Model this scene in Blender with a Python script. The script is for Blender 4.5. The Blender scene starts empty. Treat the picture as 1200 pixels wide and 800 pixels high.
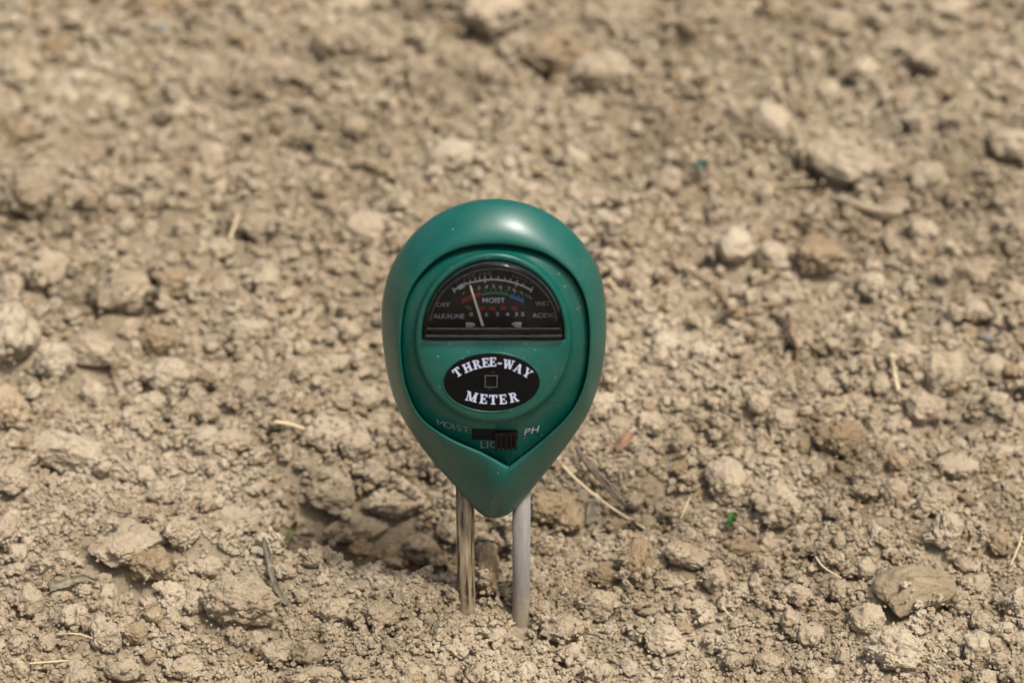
import bpy, bmesh, math, random
import numpy as np
from mathutils import Vector, Matrix
from mathutils.bvhtree import BVHTree

SC = bpy.context.scene
COL = SC.collection
R = math.radians
random.seed(11)
rng = np.random.default_rng(11)

# ------------------------------------------------------------------ camera
PITCH = R(33.0)
FPX = 2960.0                                   # focal length in photo pixels (55 mm on a 22.3 mm wide sensor)
BASE_DEPTH = 0.76
FW = np.array([0, math.cos(PITCH), -math.sin(PITCH)])
UPV = np.array([0, math.sin(PITCH), math.cos(PITCH)])
RT = np.array([1.0, 0, 0])
CAM = -BASE_DEPTH * (FW + RT * (578 - 600) / FPX + UPV * (400 - 722) / FPX)

cd = bpy.data.cameras.new("camera")
cam = bpy.data.objects.new("camera", cd)
COL.objects.link(cam)
cam.location = CAM
cam.rotation_euler = (math.pi / 2 - PITCH, 0, 0)
cd.sensor_width = 22.3
cd.lens = 22.3 * FPX / 1200
cd.clip_start = 0.01
cd.clip_end = 200
cd.dof.use_dof = True
cd.dof.focus_distance = 0.728
cd.dof.aperture_fstop = 6.6
SC.camera = cam

# ------------------------------------------------------------------ light
SUN_VEC = Vector((0.037, -0.040, 0.108)).normalized()      # towards the sun
SUN_EL = math.asin(SUN_VEC.z)
SUN_AZ = math.atan2(SUN_VEC.x, SUN_VEC.y)
w = bpy.data.worlds.new("World")
SC.world = w
w.use_nodes = True
nt = w.node_tree
bg = nt.nodes["Background"]
sky = nt.nodes.new("ShaderNodeTexSky")
sky.sky_type = 'NISHITA'
sky.sun_disc = False
sky.sun_elevation = SUN_EL
sky.sun_rotation = SUN_AZ
sky.air_density = 1.0
sky.dust_density = 8.0
sky.ozone_density = 1.0
nt.links.new(sky.outputs[0], bg.inputs[0])
bg.inputs[1].default_value = 0.13
sd = bpy.data.lights.new("sun", 'SUN')
sd.energy = 2.9
sd.angle = R(6)
sd.color = (1.0, 0.965, 0.91)
sun = bpy.data.objects.new("sun", sd)
COL.objects.link(sun)
sun.rotation_euler = SUN_VEC.to_track_quat('Z', 'Y').to_euler()
SC.view_settings.view_transform = 'Standard'
SC.view_settings.look = 'None'
SC.view_settings.gamma = 1.0
SC.view_settings.use_curve_mapping = False
SC.view_settings.exposure = 0.34


def ray(px, py):
    return FW + RT * ((px - 600) / FPX) + UPV * ((400 - py) / FPX)


# ------------------------------------------------------------------ numpy noise
_P = np.random.default_rng(5).permutation(256)
_P = np.concatenate([_P, _P, _P])
_G = np.random.default_rng(6).normal(size=(256, 3))
_G /= np.linalg.norm(_G, axis=1)[:, None]
_J = np.random.default_rng(7).random((256, 3))


def perlin(p):
    i = np.floor(p).astype(int)
    f = p - i
    i &= 255
    u = f * f * f * (f * (f * 6 - 15) + 10)
    out = 0
    for dx in (0, 1):
        wx = u[:, 0] if dx else 1 - u[:, 0]
        hx = _P[i[:, 0] + dx]
        for dy in (0, 1):
            wy = u[:, 1] if dy else 1 - u[:, 1]
            hy = _P[hx + i[:, 1] + dy]
            for dz in (0, 1):
                wz = u[:, 2] if dz else 1 - u[:, 2]
                g = _G[_P[hy + i[:, 2] + dz]]
                d = (f[:, 0] - dx) * g[:, 0] + (f[:, 1] - dy) * g[:, 1] + (f[:, 2] - dz) * g[:, 2]
                out = out + wx * wy * wz * d
    return out * 1.6


def fbm(p, octaves, gain=0.5):
    s, a, t = 0, 1.0, 0
    q = p.copy()
    for _ in range(octaves):
        s = s + a * perlin(q)
        t += a
        a *= gain
        q = q * 2.03 + 17.3
    return s / t * 1.4


def cell(p):
    i = np.floor(p).astype(int)
    f = p - i
    best = np.full(len(p), 9.0)
    for dx in (-1, 0, 1):
        for dy in (-1, 0, 1):
            for dz in (-1, 0, 1):
                h = _P[_P[_P[(i[:, 0] + dx) & 255] + ((i[:, 1] + dy) & 255)] + ((i[:, 2] + dz) & 255)]
                j = _J[h]
                d = (dx + j[:, 0] - f[:, 0]) ** 2 + (dy + j[:, 1] - f[:, 1]) ** 2 + (dz + j[:, 2] - f[:, 2]) ** 2
                best = np.minimum(best, d)
    return np.sqrt(best)


# ------------------------------------------------------------------ object helpers
def tag(o, label=None, cat=None, group=None, kind=None):
    if label: o["label"] = label
    if cat: o["category"] = cat
    if group: o["group"] = group
    if kind: o["kind"] = kind
    return o


def link(name, me, mat=None, parent=None, smooth=True):
    if mat is not None and not len(me.materials):
        me.materials.append(mat)
    if smooth:
        me.polygons.foreach_set("use_smooth", np.ones(len(me.polygons), bool))
    o = bpy.data.objects.new(name, me)
    COL.objects.link(o)
    if parent: o.parent = parent
    return o


def mesh(name, verts, faces):
    me = bpy.data.meshes.new(name)
    me.from_pydata([tuple(v) for v in verts], [], faces)
    me.update()
    return me


def empty(name, loc, rot=(0, 0, 0)):
    o = bpy.data.objects.new(name, None)
    o.empty_display_size = 0.01
    COL.objects.link(o)
    o.location = loc
    o.rotation_euler = rot
    return o


# ------------------------------------------------------------------ materials
def new_mat(name):
    m = bpy.data.materials.new(name)
    m.use_nodes = True
    t = m.node_tree
    return m, t, t.nodes["Principled BSDF"]


def N(t, kind, **kw):
    n = t.nodes.new(kind)
    for k, v in kw.items():
        if k in n.inputs: n.inputs[k].default_value = v
        else: setattr(n, k, v)
    return n


def ramp(t, fac, stops):
    r = t.nodes.new("ShaderNodeValToRGB")
    el = r.color_ramp.elements
    while len(el) < len(stops): el.new(0.5)
    for e, (p, c) in zip(el, stops):
        e.position = p
        e.color = (*c, 1)
    t.links.new(fac, r.inputs[0])
    return r.outputs[0]


def soil_mat(name, dark, mid, pale, bump=0.0007, random_tone=0.5):
    m, t, b = new_mat(name)
    geo = N(t, "ShaderNodeNewGeometry")
    pos = geo.outputs["Position"]
    n1 = N(t, "ShaderNodeTexNoise", Scale=24.0, Detail=6.0, Roughness=0.6)
    n2 = N(t, "ShaderNodeTexNoise", Scale=900.0, Detail=5.0, Roughness=0.7)
    n3 = N(t, "ShaderNodeTexNoise", Scale=210.0, Detail=4.0, Roughness=0.6)
    for n in (n1, n2, n3): t.links.new(pos, n.inputs["Vector"])
    oi = N(t, "ShaderNodeObjectInfo")

    def madd(a, ka, c, kc=1.0):
        x = N(t, "ShaderNodeMath", operation='MULTIPLY_ADD')
        t.links.new(a, x.inputs[0]); x.inputs[1].default_value = ka
        if isinstance(c, float): x.inputs[2].default_value = c
        else: t.links.new(c, x.inputs[2])
        return x.outputs[0]
    f = madd(n1.outputs[0], 1.25, -0.625 + 0.5 - random_tone * 0.25)
    n0 = N(t, "ShaderNodeTexNoise", Scale=6.5, Detail=3.0, Roughness=0.5)
    t.links.new(pos, n0.inputs["Vector"])
    f = madd(n0.outputs[0], 0.9, madd(f, 1.0, -0.45))
    f = madd(n2.outputs[0], 0.5, madd(n3.outputs[0], 0.6, madd(f, 1.0, -0.55)))
    f = madd(oi.outputs["Random"], random_tone * 0.5, f)
    col = ramp(t, f, [(0.12, dark), (0.48, mid), (0.88, pale)])
    t.links.new(col, b.inputs["Base Color"])
    b.inputs["Roughness"].default_value = 0.95
    b.inputs["Specular IOR Level"].default_value = 0.12
    # fine grain: sand-size grains and pits
    v = N(t, "ShaderNodeTexVoronoi", Scale=1100.0)
    t.links.new(pos, v.inputs["Vector"])
    g = N(t, "ShaderNodeTexNoise", Scale=1500.0, Detail=6.0, Roughness=0.72)
    t.links.new(pos, g.inputs["Vector"])
    hsum = madd(v.outputs["Distance"], -0.5, madd(g.outputs[0], 1.0, madd(n3.outputs[0], 1.4, 0.0)))
    bp = N(t, "ShaderNodeBump", Strength=0.85, Distance=bump)
    t.links.new(hsum, bp.inputs["Height"])
    t.links.new(bp.outputs[0], b.inputs["Normal"])
    return m


M_TAN = soil_mat("dry_soil", (0.180, 0.138, 0.086), (0.350, 0.284, 0.194), (0.455, 0.384, 0.279), random_tone=0.36)
M_PALE = soil_mat("pale_dry_soil", (0.24, 0.188, 0.122), (0.366, 0.302, 0.210), (0.455, 0.387, 0.284), random_tone=0.3)
M_BROWN = soil_mat("brown_soil", (0.150, 0.106, 0.060), (0.262, 0.196, 0.119), (0.36, 0.283, 0.182), random_tone=0.3)
M_DAMP = soil_mat("damp_soil", (0.15, 0.116, 0.066), (0.232, 0.185, 0.116), (0.31, 0.253, 0.165), bump=0.0003, random_tone=0.2)
M_ORANGE = soil_mat("ochre_soil", (0.21, 0.145, 0.082), (0.33, 0.245, 0.152), (0.42, 0.325, 0.21), random_tone=0.2)
M_GROUND = soil_mat("ground_soil", (0.140, 0.107, 0.066), (0.26, 0.209, 0.139), (0.38, 0.316, 0.222), bump=0.0010)
TONES = {'tan': M_TAN, 'pale': M_PALE, 'brown': M_BROWN, 'damp': M_DAMP, 'ochre': M_ORANGE}


def plain(name, col, rough=0.6, metal=0.0, spec=0.4, vary=0.25, scale=400.0, stretch=None, bump=0.0):
    m, t, b = new_mat(name)
    tc = N(t, "ShaderNodeTexCoord")
    vec = tc.outputs["Object"]
    if stretch:
        mp = N(t, "ShaderNodeMapping")
        mp.inputs["Scale"].default_value = stretch
        t.links.new(vec, mp.inputs["Vector"])
        vec = mp.outputs[0]
    n = N(t, "ShaderNodeTexNoise", Scale=scale, Detail=5.0, Roughness=0.6)
    t.links.new(vec, n.inputs["Vector"])
    c = ramp(t, n.outputs[0], [(0.28, tuple(x * (1 - vary) for x in col)), (0.72, tuple(min(1, x * (1 + vary)) for x in col))])
    t.links.new(c, b.inputs["Base Color"])
    b.inputs["Roughness"].default_value = rough
    b.inputs["Metallic"].default_value = metal
    b.inputs["Specular IOR Level"].default_value = spec
    if bump:
        bp = N(t, "ShaderNodeBump", Strength=0.6, Distance=bump)
        t.links.new(n.outputs[0], bp.inputs["Height"])
        t.links.new(bp.outputs[0], b.inputs["Normal"])
    return m


# ------------------------------------------------------------------ terrain
def plane_pt(px, py, z=0.0):
    d = ray(px, py)
    return CAM + d * ((z - CAM[2]) / d[2])


BUMPS = []                                     # x, y, sigma x, sigma y, height


def bump_at(px, py, sx, sy, h, z=0.0):
    p = plane_pt(px, py, z)
    BUMPS.append((p[0], p[1], sx, sy, h))


bump_at(455, 612, 0.024, 0.017, -0.036)        # hollow behind the ridge, left of the probes
bump_at(390, 590, 0.016, 0.013, -0.010)
bump_at(525, 622, 0.012, 0.012, -0.016)
bump_at(400, 672, 0.030, 0.009, 0.008)         # ridge in front of the hollow
bump_at(300, 640, 0.025, 0.012, 0.006)
bump_at(480, 712, 0.014, 0.008, 0.0045)
bump_at(150, 640, 0.020, 0.014, 0.006)
bump_at(165, 688, 0.010, 0.006, -0.007)        # hollow under the flat-topped clod
bump_at(255, 672, 0.005, 0.004, -0.005)
bump_at(616, 746, 0.010, 0.010, -0.0085)        # the grey probe goes in lower
bump_at(690, 590, 0.014, 0.010, -0.009)        # hollow under the twig
bump_at(745, 590, 0.012, 0.012, -0.004)
bump_at(860, 620, 0.016, 0.008, -0.006)
bump_at(1030, 745, 0.006, 0.005, -0.004)
bump_at(960, 510, 0.030, 0.02, 0.004)
bump_at(60, 560, 0.03, 0.02, 0.004)
bump_at(955, 232, 0.014, 0.010, -0.004)
bump_at(1000, 60, 0.09, 0.03, -0.006)
bump_at(600, 40, 0.03, 0.015, -0.004)
bump_at(60, 70, 0.03, 0.015, -0.006)
bump_at(1150, 110, 0.04, 0.02, 0.006)
bump_at(120, 390, 0.03, 0.03, -0.004)


def terrain(x, y):
    p = np.stack([x, y, np.zeros_like(x)], 1)
    h = 0.0090 * fbm(p * 11 + 3.1, 2) + 0.0066 * fbm(p * 34 + 9.7, 2) + 0.0036 * fbm(p * 105 + 1.9, 3)
    fade = np.exp(-((x / 0.12) ** 2 + (y / 0.05) ** 2) * 0.5)
    h = h * (1 - 0.6 * fade)
    for bx, by, sx, sy, a in BUMPS:
        h = h + a * np.exp(-0.5 * (((x - bx) / sx) ** 2 + ((y - by) / sy) ** 2))
    far = np.hypot(x, y)
    return h + np.clip(far - 1.0, 0, None) * 0.02 * fbm(p * 1.7, 3)


RES = 0.001
X0, X1, Y0, Y1 = -0.44, 0.44, -0.18, 0.78
gx = np.arange(X0, X1, RES)
gy = np.arange(Y0, Y1, RES)
GX, GY = np.meshgrid(gx, gy)
H = terrain(GX.ravel(), GY.ravel()).reshape(GX.shape)
H0 = H.copy()


def hat(x, y, A=None):
    A = H if A is None else A
    fx = np.clip((np.asarray(x) - X0) / RES, 0, len(gx) - 2)
    fy = np.clip((np.asarray(y) - Y0) / RES, 0, len(gy) - 2)
    ix = fx.astype(int); iy = fy.astype(int)
    u = fx - ix; v = fy - iy
    return (A[iy, ix] * (1 - u) + A[iy, ix + 1] * u) * (1 - v) + (A[iy + 1, ix] * (1 - u) + A[iy + 1, ix + 1] * u) * v


def hit(px, py, A=None):
    """where the view through a photo pixel meets the soil"""
    d = ray(px, py)
    t = np.arange(0.55, 1.7, 0.0004)
    P = CAM[None] + d[None] * t[:, None]
    below = P[:, 2] < hat(P[:, 0], P[:, 1], A)
    k = int(np.argmax(below)) if below.any() else len(t) - 1
    return P[k]


def axis(lo, hi, step, far, grow):
    a = list(np.arange(lo, hi, step))
    s = step
    while a[-1] < far:
        s *= grow
        a.append(a[-1] + s)
    s = step
    while a[0] > -far:
        s *= grow
        a.insert(0, a[0] - s)
    return np.array(a)


ax = axis(-0.26, 0.26, 0.0011, 40, 1.16)
ay = axis(-0.09, 0.46, 0.0012, 40, 1.16)
MX, MY = np.meshgrid(ax, ay)
MZ = terrain(MX.ravel(), MY.ravel())
nx, ny = len(ax), len(ay)
gme = bpy.data.meshes.new("ground")
V = np.stack([MX.ravel(), MY.ravel(), MZ - 0.0004], 1)
idx = np.arange(nx * ny).reshape(ny, nx)
F = np.stack([idx[:-1, :-1], idx[:-1, 1:], idx[1:, 1:], idx[1:, :-1]], -1).reshape(-1, 4)
gme.vertices.add(len(V)); gme.vertices.foreach_set("co", V.astype(np.float32).ravel())
gme.loops.add(F.size); gme.loops.foreach_set("vertex_index", F.astype(np.int32).ravel())
gme.polygons.add(len(F)); gme.polygons.foreach_set("loop_start", np.arange(0, F.size, 4, dtype=np.int32))
gme.update(); gme.validate()
tag(link("ground", gme, M_GROUND), "dry crumbly tan soil of a tilled garden bed", kind="structure")

# ------------------------------------------------------------------ clods
_ico = {}


def ico(n):
    if n not in _ico:
        bm = bmesh.new()
        bmesh.ops.create_icosphere(bm, subdivisions=n, radius=1.0)
        bm.verts.ensure_lookup_table()
        v = np.array([x.co[:] for x in bm.verts])
        f = [[q.index for q in p.verts] for p in bm.faces]
        bm.free()
        _ico[n] = (v, f)
    return _ico[n]


def clod_shape(n, seed, shape):
    v, f = ico(n)
    r = np.random.default_rng(seed)
    off = r.random(3) * 90
    p = v.copy()
    ncut, dmin, dmax, rough = {'round': (5, 0.80, 0.97, 0.8), 'angular': (11, 0.62, 0.88, 0.85), 'flat': (9, 0.66, 0.9, 1.0), 'lumpy': (4, 0.78, 0.97, 1.35), 'smooth': (12, 0.66, 0.86, 0.3)}[shape]
    p = p * (1 + 0.28 * fbm(v * 1.15 + off, 2))[:, None]
    for _ in range(ncut):
        nrm = r.normal(size=3); nrm /= np.linalg.norm(nrm)
        d = r.uniform(dmin, dmax)
        e = p @ nrm - d
        p = p - nrm[None] * (np.where(e > 0, e * 0.86, 0))[:, None]
    if shape == 'flat':
        e = p[:, 2] - 0.55
        p[:, 2] -= np.where(e > 0, e * 0.9, 0)
    rad = p / np.linalg.norm(p, axis=1)[:, None]
    d = 0.13 * rough * fbm(v * 2.6 + off + 7, 3)
    c = cell(v * (4.2 if shape != 'lumpy' else 3.2) + off)
    d = d + rough * 0.11 * (0.45 - c)
    if n >= 5:
        c2 = cell(v * 10 + off)
        d = d + rough * 0.045 * (0.45 - c2) + 0.03 * rough * fbm(v * 13 + off, 2)
    p = p + rad * d[:, None]
    p /= np.abs(p).max(axis=0)[None]
    return p, f


def stamp(x, y, z, rx, ry, rz, rot):
    """raise the height raster by a clod so that later ones lie on or beside it"""
    m = max(rx, ry)
    i0, i1 = max(int((x - m - X0) / RES), 0), min(int((x + m - X0) / RES) + 2, len(gx))
    j0, j1 = max(int((y - m - Y0) / RES), 0), min(int((y + m - Y0) / RES) + 2, len(gy))
    if i0 >= i1 or j0 >= j1: return
    dx = GX[j0:j1, i0:i1] - x
    dy = GY[j0:j1, i0:i1] - y
    c, s = math.cos(rot), math.sin(rot)
    q = 1 - ((dx * c + dy * s) / rx) ** 2 - ((-dx * s + dy * c) / ry) ** 2
    top = np.where(q > 0, z + rz * np.sqrt(np.clip(q, 0, 1)) * 0.93, -1)
    H[j0:j1, i0:i1] = np.maximum(H[j0:j1, i0:i1], top)
    onclod[j0:j1, i0:i1] |= q > 0.1


onclod = np.zeros(H.shape, bool)

# px, py, width, height in the photo, tone, shape, turn (deg), label or None
T, Pp, B_, D_, O_ = 'tan', 'pale', 'brown', 'damp', 'ochre'
HERO = [
    (144, 637, 104, 64, Pp, 'flat', 8, "large flat-topped pale clod over a dark hollow near the twisted leaf strip"),
    (81, 534, 80, 48, T, 'angular', -10, "wide angular clod lying behind the flat-topped pale clod"),
    (178, 666, 54, 42, B_, 'lumpy', 0, "brown crumbly clod in the hollow below the flat-topped pale clod"),
    (283, 711, 92, 66, T, 'lumpy', -8, "broad blocky clod half buried in front of the grey leaf strip"),
    (127, 706, 27, 36, T, 'round', 0, "egg-shaped upright clod just below the dark hollow"),
    (126, 747, 36, 44, Pp, 'angular', 10, "pale upright clod beside the thin bent stem"),
    (37, 708, 32, 42, T, 'round', 0, None), (204, 697, 37, 32, T, 'lumpy', 0, None), (229, 708, 25, 28, T, 'angular', 0, None),
    (330, 670, 36, 22, T, 'flat', 0, None), (217, 785, 42, 30, T, 'lumpy', 0, None), (146, 789, 46, 28, Pp, 'round', 0, None),
    (326, 765, 40, 34, T, 'lumpy', 0, None), (366, 770, 36, 28, T, 'round', 0, None), (302, 752, 26, 22, T, 'round', 0, None),
    (161, 745, 30, 26, B_, 'angular', 0, None),
    (382, 511, 58, 46, T, 'round', 0, "large rounded clod behind the hollow, left of the meter's lower edge"),
    (420, 528, 44, 40, T, 'round', 0, "round clod touching the large rounded clod left of the meter"),
    (391, 585, 56, 52, T, 'angular', 0, "shaded angular clod standing at the back of the hollow"),
    (424, 628, 82, 44, T, 'angular', 22, "shaded ridge-shaped slab lying in the hollow left of the brown probe"),
    (276, 522, 50, 35, T, 'lumpy', 0, None), (187, 580, 30, 28, T, 'angular', 0, None),
    (277, 608, 62, 40, T, 'flat', 0, "flattish clod on the ridge between flat-topped pale clod and hollow"),
    (213, 628, 44, 40, T, 'lumpy', 0, "lumpy clod leaning against the right end of the flat-topped pale clod"),
    (11, 627, 32, 42, T, 'lumpy', 0, None), (22, 651, 22, 24, T, 'round', 0, None), (22, 668, 19, 16, T, 'round', 0, None),
    (77, 655, 24, 19, T, 'lumpy', 0, None), (56, 757, 22, 24, T, 'round', 0, None), (15, 567, 42, 38, T, 'lumpy', 0, None),
    (180, 722, 26, 22, B_, 'angular', 0, None), (246, 667, 36, 28, T, 'lumpy', 0, None), (242, 519, 40, 34, T, 'round', 0, None),
    (568, 680, 38, 64, B_, 'round', 0, "tall ochre-brown clod wedged between the two probes"),
    (744, 665, 46, 55, B_, 'lumpy', 0, "rough brown clod right of the grey probe, behind a paler one"),
    (700, 711, 46, 42, T, 'angular', 0, "angular tan clod in front of the rough brown clod right of the probe"),
    (661, 740, 54, 36, T, 'angular', 0, "wide wedge clod beside the foot of the grey probe"),
    (637, 717, 25, 24, T, 'round', 0, "small round clod touching the grey probe's right side"),
    (582, 746, 30, 20, T, 'lumpy', 0, None), (671, 770, 36, 28, T, 'round', 0, None), (779, 752, 48, 40, T, 'angular', 0, None),
    (684, 665, 34, 22, T, 'flat', 0, None), (707, 677, 32, 26, B_, 'lumpy', 0, None), (462, 759, 27, 22, T, 'round', 0, None),
    (464, 660, 48, 32, B_, 'lumpy', 0, "brown clod on the ridge crest beside the shaded slab"),
    (423, 655, 28, 24, B_, 'lumpy', 0, "small brown crumb clod on the ridge crest left of the larger one"),
    (500, 652, 58, 36, T, 'round', -10, "shaded rounded clod in the hollow close behind the ridge crest"),
    (530, 628, 44, 40, T, 'angular', 0, "shaded clod in the hollow touching the brown probe"),
    (648, 598, 54, 40, B_, 'lumpy', 0, "brown clod right behind the grey probe, under the meter"),
    (668, 613, 36, 34, B_, 'round', 0, None), (462, 596, 70, 40, T, 'angular', 12, "shaded wide clod at the back of the hollow, under the meter's left edge"),
    (537, 762, 26, 26, T, 'lumpy', 0, None), (391, 717, 36, 30, T, 'lumpy', 0, None), (447, 722, 50, 36, T, 'lumpy', 0, None),
    (481, 738, 34, 24, T, 'round', 0, None), (417, 784, 36, 28, T, 'lumpy', 0, None), (794, 650, 30, 26, Pp, 'round', 0, None),
    (777, 680, 26, 24, T, 'lumpy', 0, None), (372, 793, 60, 20, T, 'round', 0, None),
    (849, 567, 46, 52, T, 'round', 0, "tall rounded clod standing just behind the green leaf scrap"),
    (911, 599, 62, 46, T, 'lumpy', 0, "large crumbly clod with a pale cap right of the green leaf scrap"),
    (986, 519, 64, 46, B_, 'round', 0, "big brownish lump with a shaded underside, left of the ochre pebble"),
    (1052, 545, 26, 24, O_, 'round', 0, "small ochre orange pebble-like clod lying in the tan crumbs"),
    (1121, 549, 50, 34, T, 'flat', 0, None), (1174, 532, 28, 20, Pp, 'round', 0, None), (1046, 581, 34, 36, T, 'lumpy', 0, None),
    (1093, 588, 44, 40, T, 'lumpy', 0, None), (1108, 624, 38, 48, T, 'lumpy', 0, "tall lumpy clod standing behind the cracked damp clod"),
    (872, 642, 46, 28, B_, 'flat', -12, "flat chip of soil tilted over a dark gap, below the green leaf scrap"),
    (806, 654, 50, 34, T, 'angular', 0, None), (934, 700, 40, 32, Pp, 'angular', 0, "pale smooth-faced pebble clod left of the cracked damp clod"),
    (949, 747, 33, 34, Pp, 'round', 0, "pale round clod below the smooth-faced pebble clod"),
    (926, 730, 27, 30, T, 'round', 0, None), (1016, 730, 46, 46, T, 'round', 0, "rounded clod over a dark gap, left of the cracked damp clod's foot"),
    (1046, 765, 72, 54, T, 'lumpy', -15, "very large lumpy clod at the bottom edge below the cracked damp clod"),
    (1072, 696, 88, 60, D_, 'smooth', 28, "cracked damp grey-brown clod with a straight dark groove across it"),
    (898, 780, 32, 30, T, 'angular', 0, None), (1146, 759, 35, 35, T, 'round', 0, None), (1149, 729, 26, 22, T, 'round', 0, None),
    (1174, 746, 26, 32, Pp, 'angular', 0, None), (1194, 714, 40, 50, T, 'lumpy', 0, "large lumpy clod cut by the right edge of the picture"),
    (1129, 664, 22, 20, T, 'round', 0, None), (982, 639, 18, 26, T, 'angular', 0, None), (956, 557, 24, 28, T, 'angular', 0, None),
    (827, 537, 25, 22, T, 'round', 0, None), (797, 550, 22, 20, B_, 'round', 0, None), (840, 681, 36, 32, T, 'angular', 0, None),
    (1170, 776, 20, 20, T, 'round', 0, None), (1194, 752, 22, 24, T, 'angular', 0, None),
    (146, 350, 76, 58, T, 'angular', 0, "big blunt clod over a dark gap in the blurred soil left of the meter"),
    (56, 329, 60, 56, T, 'lumpy', 0, None), (17, 342, 28, 34, T, 'round', 0, None), (17, 398, 62, 78, Pp, 'lumpy', 0, "big pale clod cut by the left edge of the picture"),
    (105, 416, 66, 42, T, 'angular', -25, "slanting clod in front of the big blunt clod on the left"),
    (307, 269, 46, 38, T, 'flat', 0, "flat-lidded clod with a dark slit, right of the upright straw"),
    (206, 337, 38, 38, B_, 'lumpy', 0, None), (292, 390, 44, 34, T, 'angular', 0, None), (199, 446, 50, 44, T, 'round', 0, None),
    (176, 480, 50, 38, T, 'lumpy', 0, None), (178, 214, 52, 34, T, 'round', 0, "clod casting a dark gap in the blurred soil, upper left"),
    (431, 280, 56, 56, T, 'angular', 0, "big pale clod just left of the meter's head"),
    (251, 446, 50, 30, T, 'lumpy', 0, None), (11, 482, 52, 56, O_, 'angular', 0, "ochre tan clod at the left edge above the scattered crumbs"),
    (112, 465, 36, 28, T, 'round', 0, None), (66, 430, 50, 50, T, 'lumpy', 0, None), (259, 296, 40, 30, T, 'lumpy', 0, None),
    (354, 438, 25, 26, T, 'round', 0, None), (397, 425, 34, 22, T, 'flat', 0, None), (37, 236, 60, 56, T, 'lumpy', 0, None),
    (956, 306, 64, 50, B_, 'lumpy', 0, "darker brown lump in the blurred soil right of the meter's head"),
    (859, 296, 46, 46, T, 'round', 0, None), (904, 307, 42, 38, T, 'round', 0, None),
    (1101, 442, 58, 54, T, 'round', 0, "large rounded clod right of the pale straw piece"),
    (1084, 482, 46, 38, T, 'round', 0, None), (1001, 479, 42, 34, T, 'lumpy', 0, None), (877, 441, 26, 28, B_, 'lumpy', 0, None),
    (1140, 321, 40, 30, T, 'angular', 0, None), (1020, 341, 34, 34, T, 'lumpy', 0, None), (1080, 277, 36, 34, T, 'lumpy', 0, None),
    (825, 416, 34, 26, T, 'round', 0, None), (960, 453, 40, 38, T, 'lumpy', 0, None), (1061, 420, 40, 30, T, 'lumpy', 0, None), (1166, 472, 28, 24, T, 'round', 0, None),
    (575, 24, 76, 54, T, 'lumpy', 0, "large clod over a dark gap at the top edge, straight above the meter"),
    (707, 98, 82, 56, Pp, 'angular', 8, "large pale wedge clod in the blurred soil above right of the meter"),
    (651, 74, 80, 58, B_, 'lumpy', 0, "crumbly clod, its shade painted brown, left of the large pale wedge clod"),  # brown tone puts the shadow on this clod into its colour
    (685, 136, 42, 30, T, 'round', 0, None), (531, 188, 56, 40, T, 'angular', 0, None),
    (988, 200, 112, 52, Pp, 'lumpy', -32, "long finger-shaped clod lying diagonally under the dry stalk"),
    (1084, 214, 50, 46, Pp, 'angular', 0, "blunt pale clod with a dark gap, right of the finger-shaped clod"),
    (902, 157, 48, 52, T, 'angular', 0, "blocky clod left of the finger-shaped clod"),
    (1012, 89, 44, 32, T, 'round', 0, None), (1080, 76, 38, 36, T, 'angular', 0, None), (979, 31, 46, 30, T, 'lumpy', 0, None),
    (1181, 176, 58, 38, Pp, 'round', 0, "smooth pale clod at the right edge, level with the finger-shaped clod"),
    (1110, 16, 54, 30, T, 'angular', 0, None), (1050, 245, 34, 20, Pp, 'round', 0, None), (176, 9, 60, 30, B_, 'lumpy', 0, None),
    (412, 12, 52, 28, Pp, 'round', 0, None), (67, 61, 42, 30, B_, 'lumpy', 0, None), (22, 163, 50, 34, B_, 'lumpy', 0, None),
    (700, 480, 44, 34, T, 'lumpy', 0, None), (760, 500, 36, 30, T, 'lumpy', 0, None), (730, 430, 40, 30, T, 'lumpy', 0, None),
    (440, 560, 34, 30, T, 'round', 0, None), (505, 545, 40, 34, T, 'angular', 0, None), (430, 470, 40, 30, T, 'lumpy', 0, None),
]

LANDMARK = [
    ("the grey probe", 611, 735), ("the brown probe", 546, 700), ("the flat-topped pale clod", 144, 637), ("the half-buried blocky clod", 283, 711),
    ("the cracked damp clod", 1072, 696), ("the green leaf scrap", 858, 607), ("the dark forked twig", 712, 560), ("the pale straw piece", 1048, 438),
    ("the ochre pebble clod", 1052, 545), ("the grey leaf strip", 318, 668), ("the finger-shaped clod", 988, 200), ("the pale clod left of the meter's head", 431, 284),
    ("the large pale wedge clod", 707, 98), ("the rust-brown leaf", 733, 517), ("the upright straw", 275, 265), ("the big blunt clod on the left", 146, 350),
    ("the ochre clod at the left edge", 11, 482), ("the big brownish lump", 986, 519), ("the dark lump right of the meter's head", 956, 306),
    ("the dry brown root", 865, 362), ("the twisted leaf strip", 82, 683), ("the pale-capped crumbly clod", 911, 599), ("the smooth-faced pale pebble", 934, 700),
    ("the large rounded clod left of the meter", 382, 511), ("the clod at the top edge", 575, 24), ("the pale right-edge clod", 1181, 176),
    ("the lumpy clod at the bottom edge", 1046, 765), ("the shaded slab in the hollow", 424, 628), ("the teal flake", 822, 192), ("the rough brown clod", 744, 665),
]
TALLY = []                                      # (object, px, py, width, tone, shape)


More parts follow.
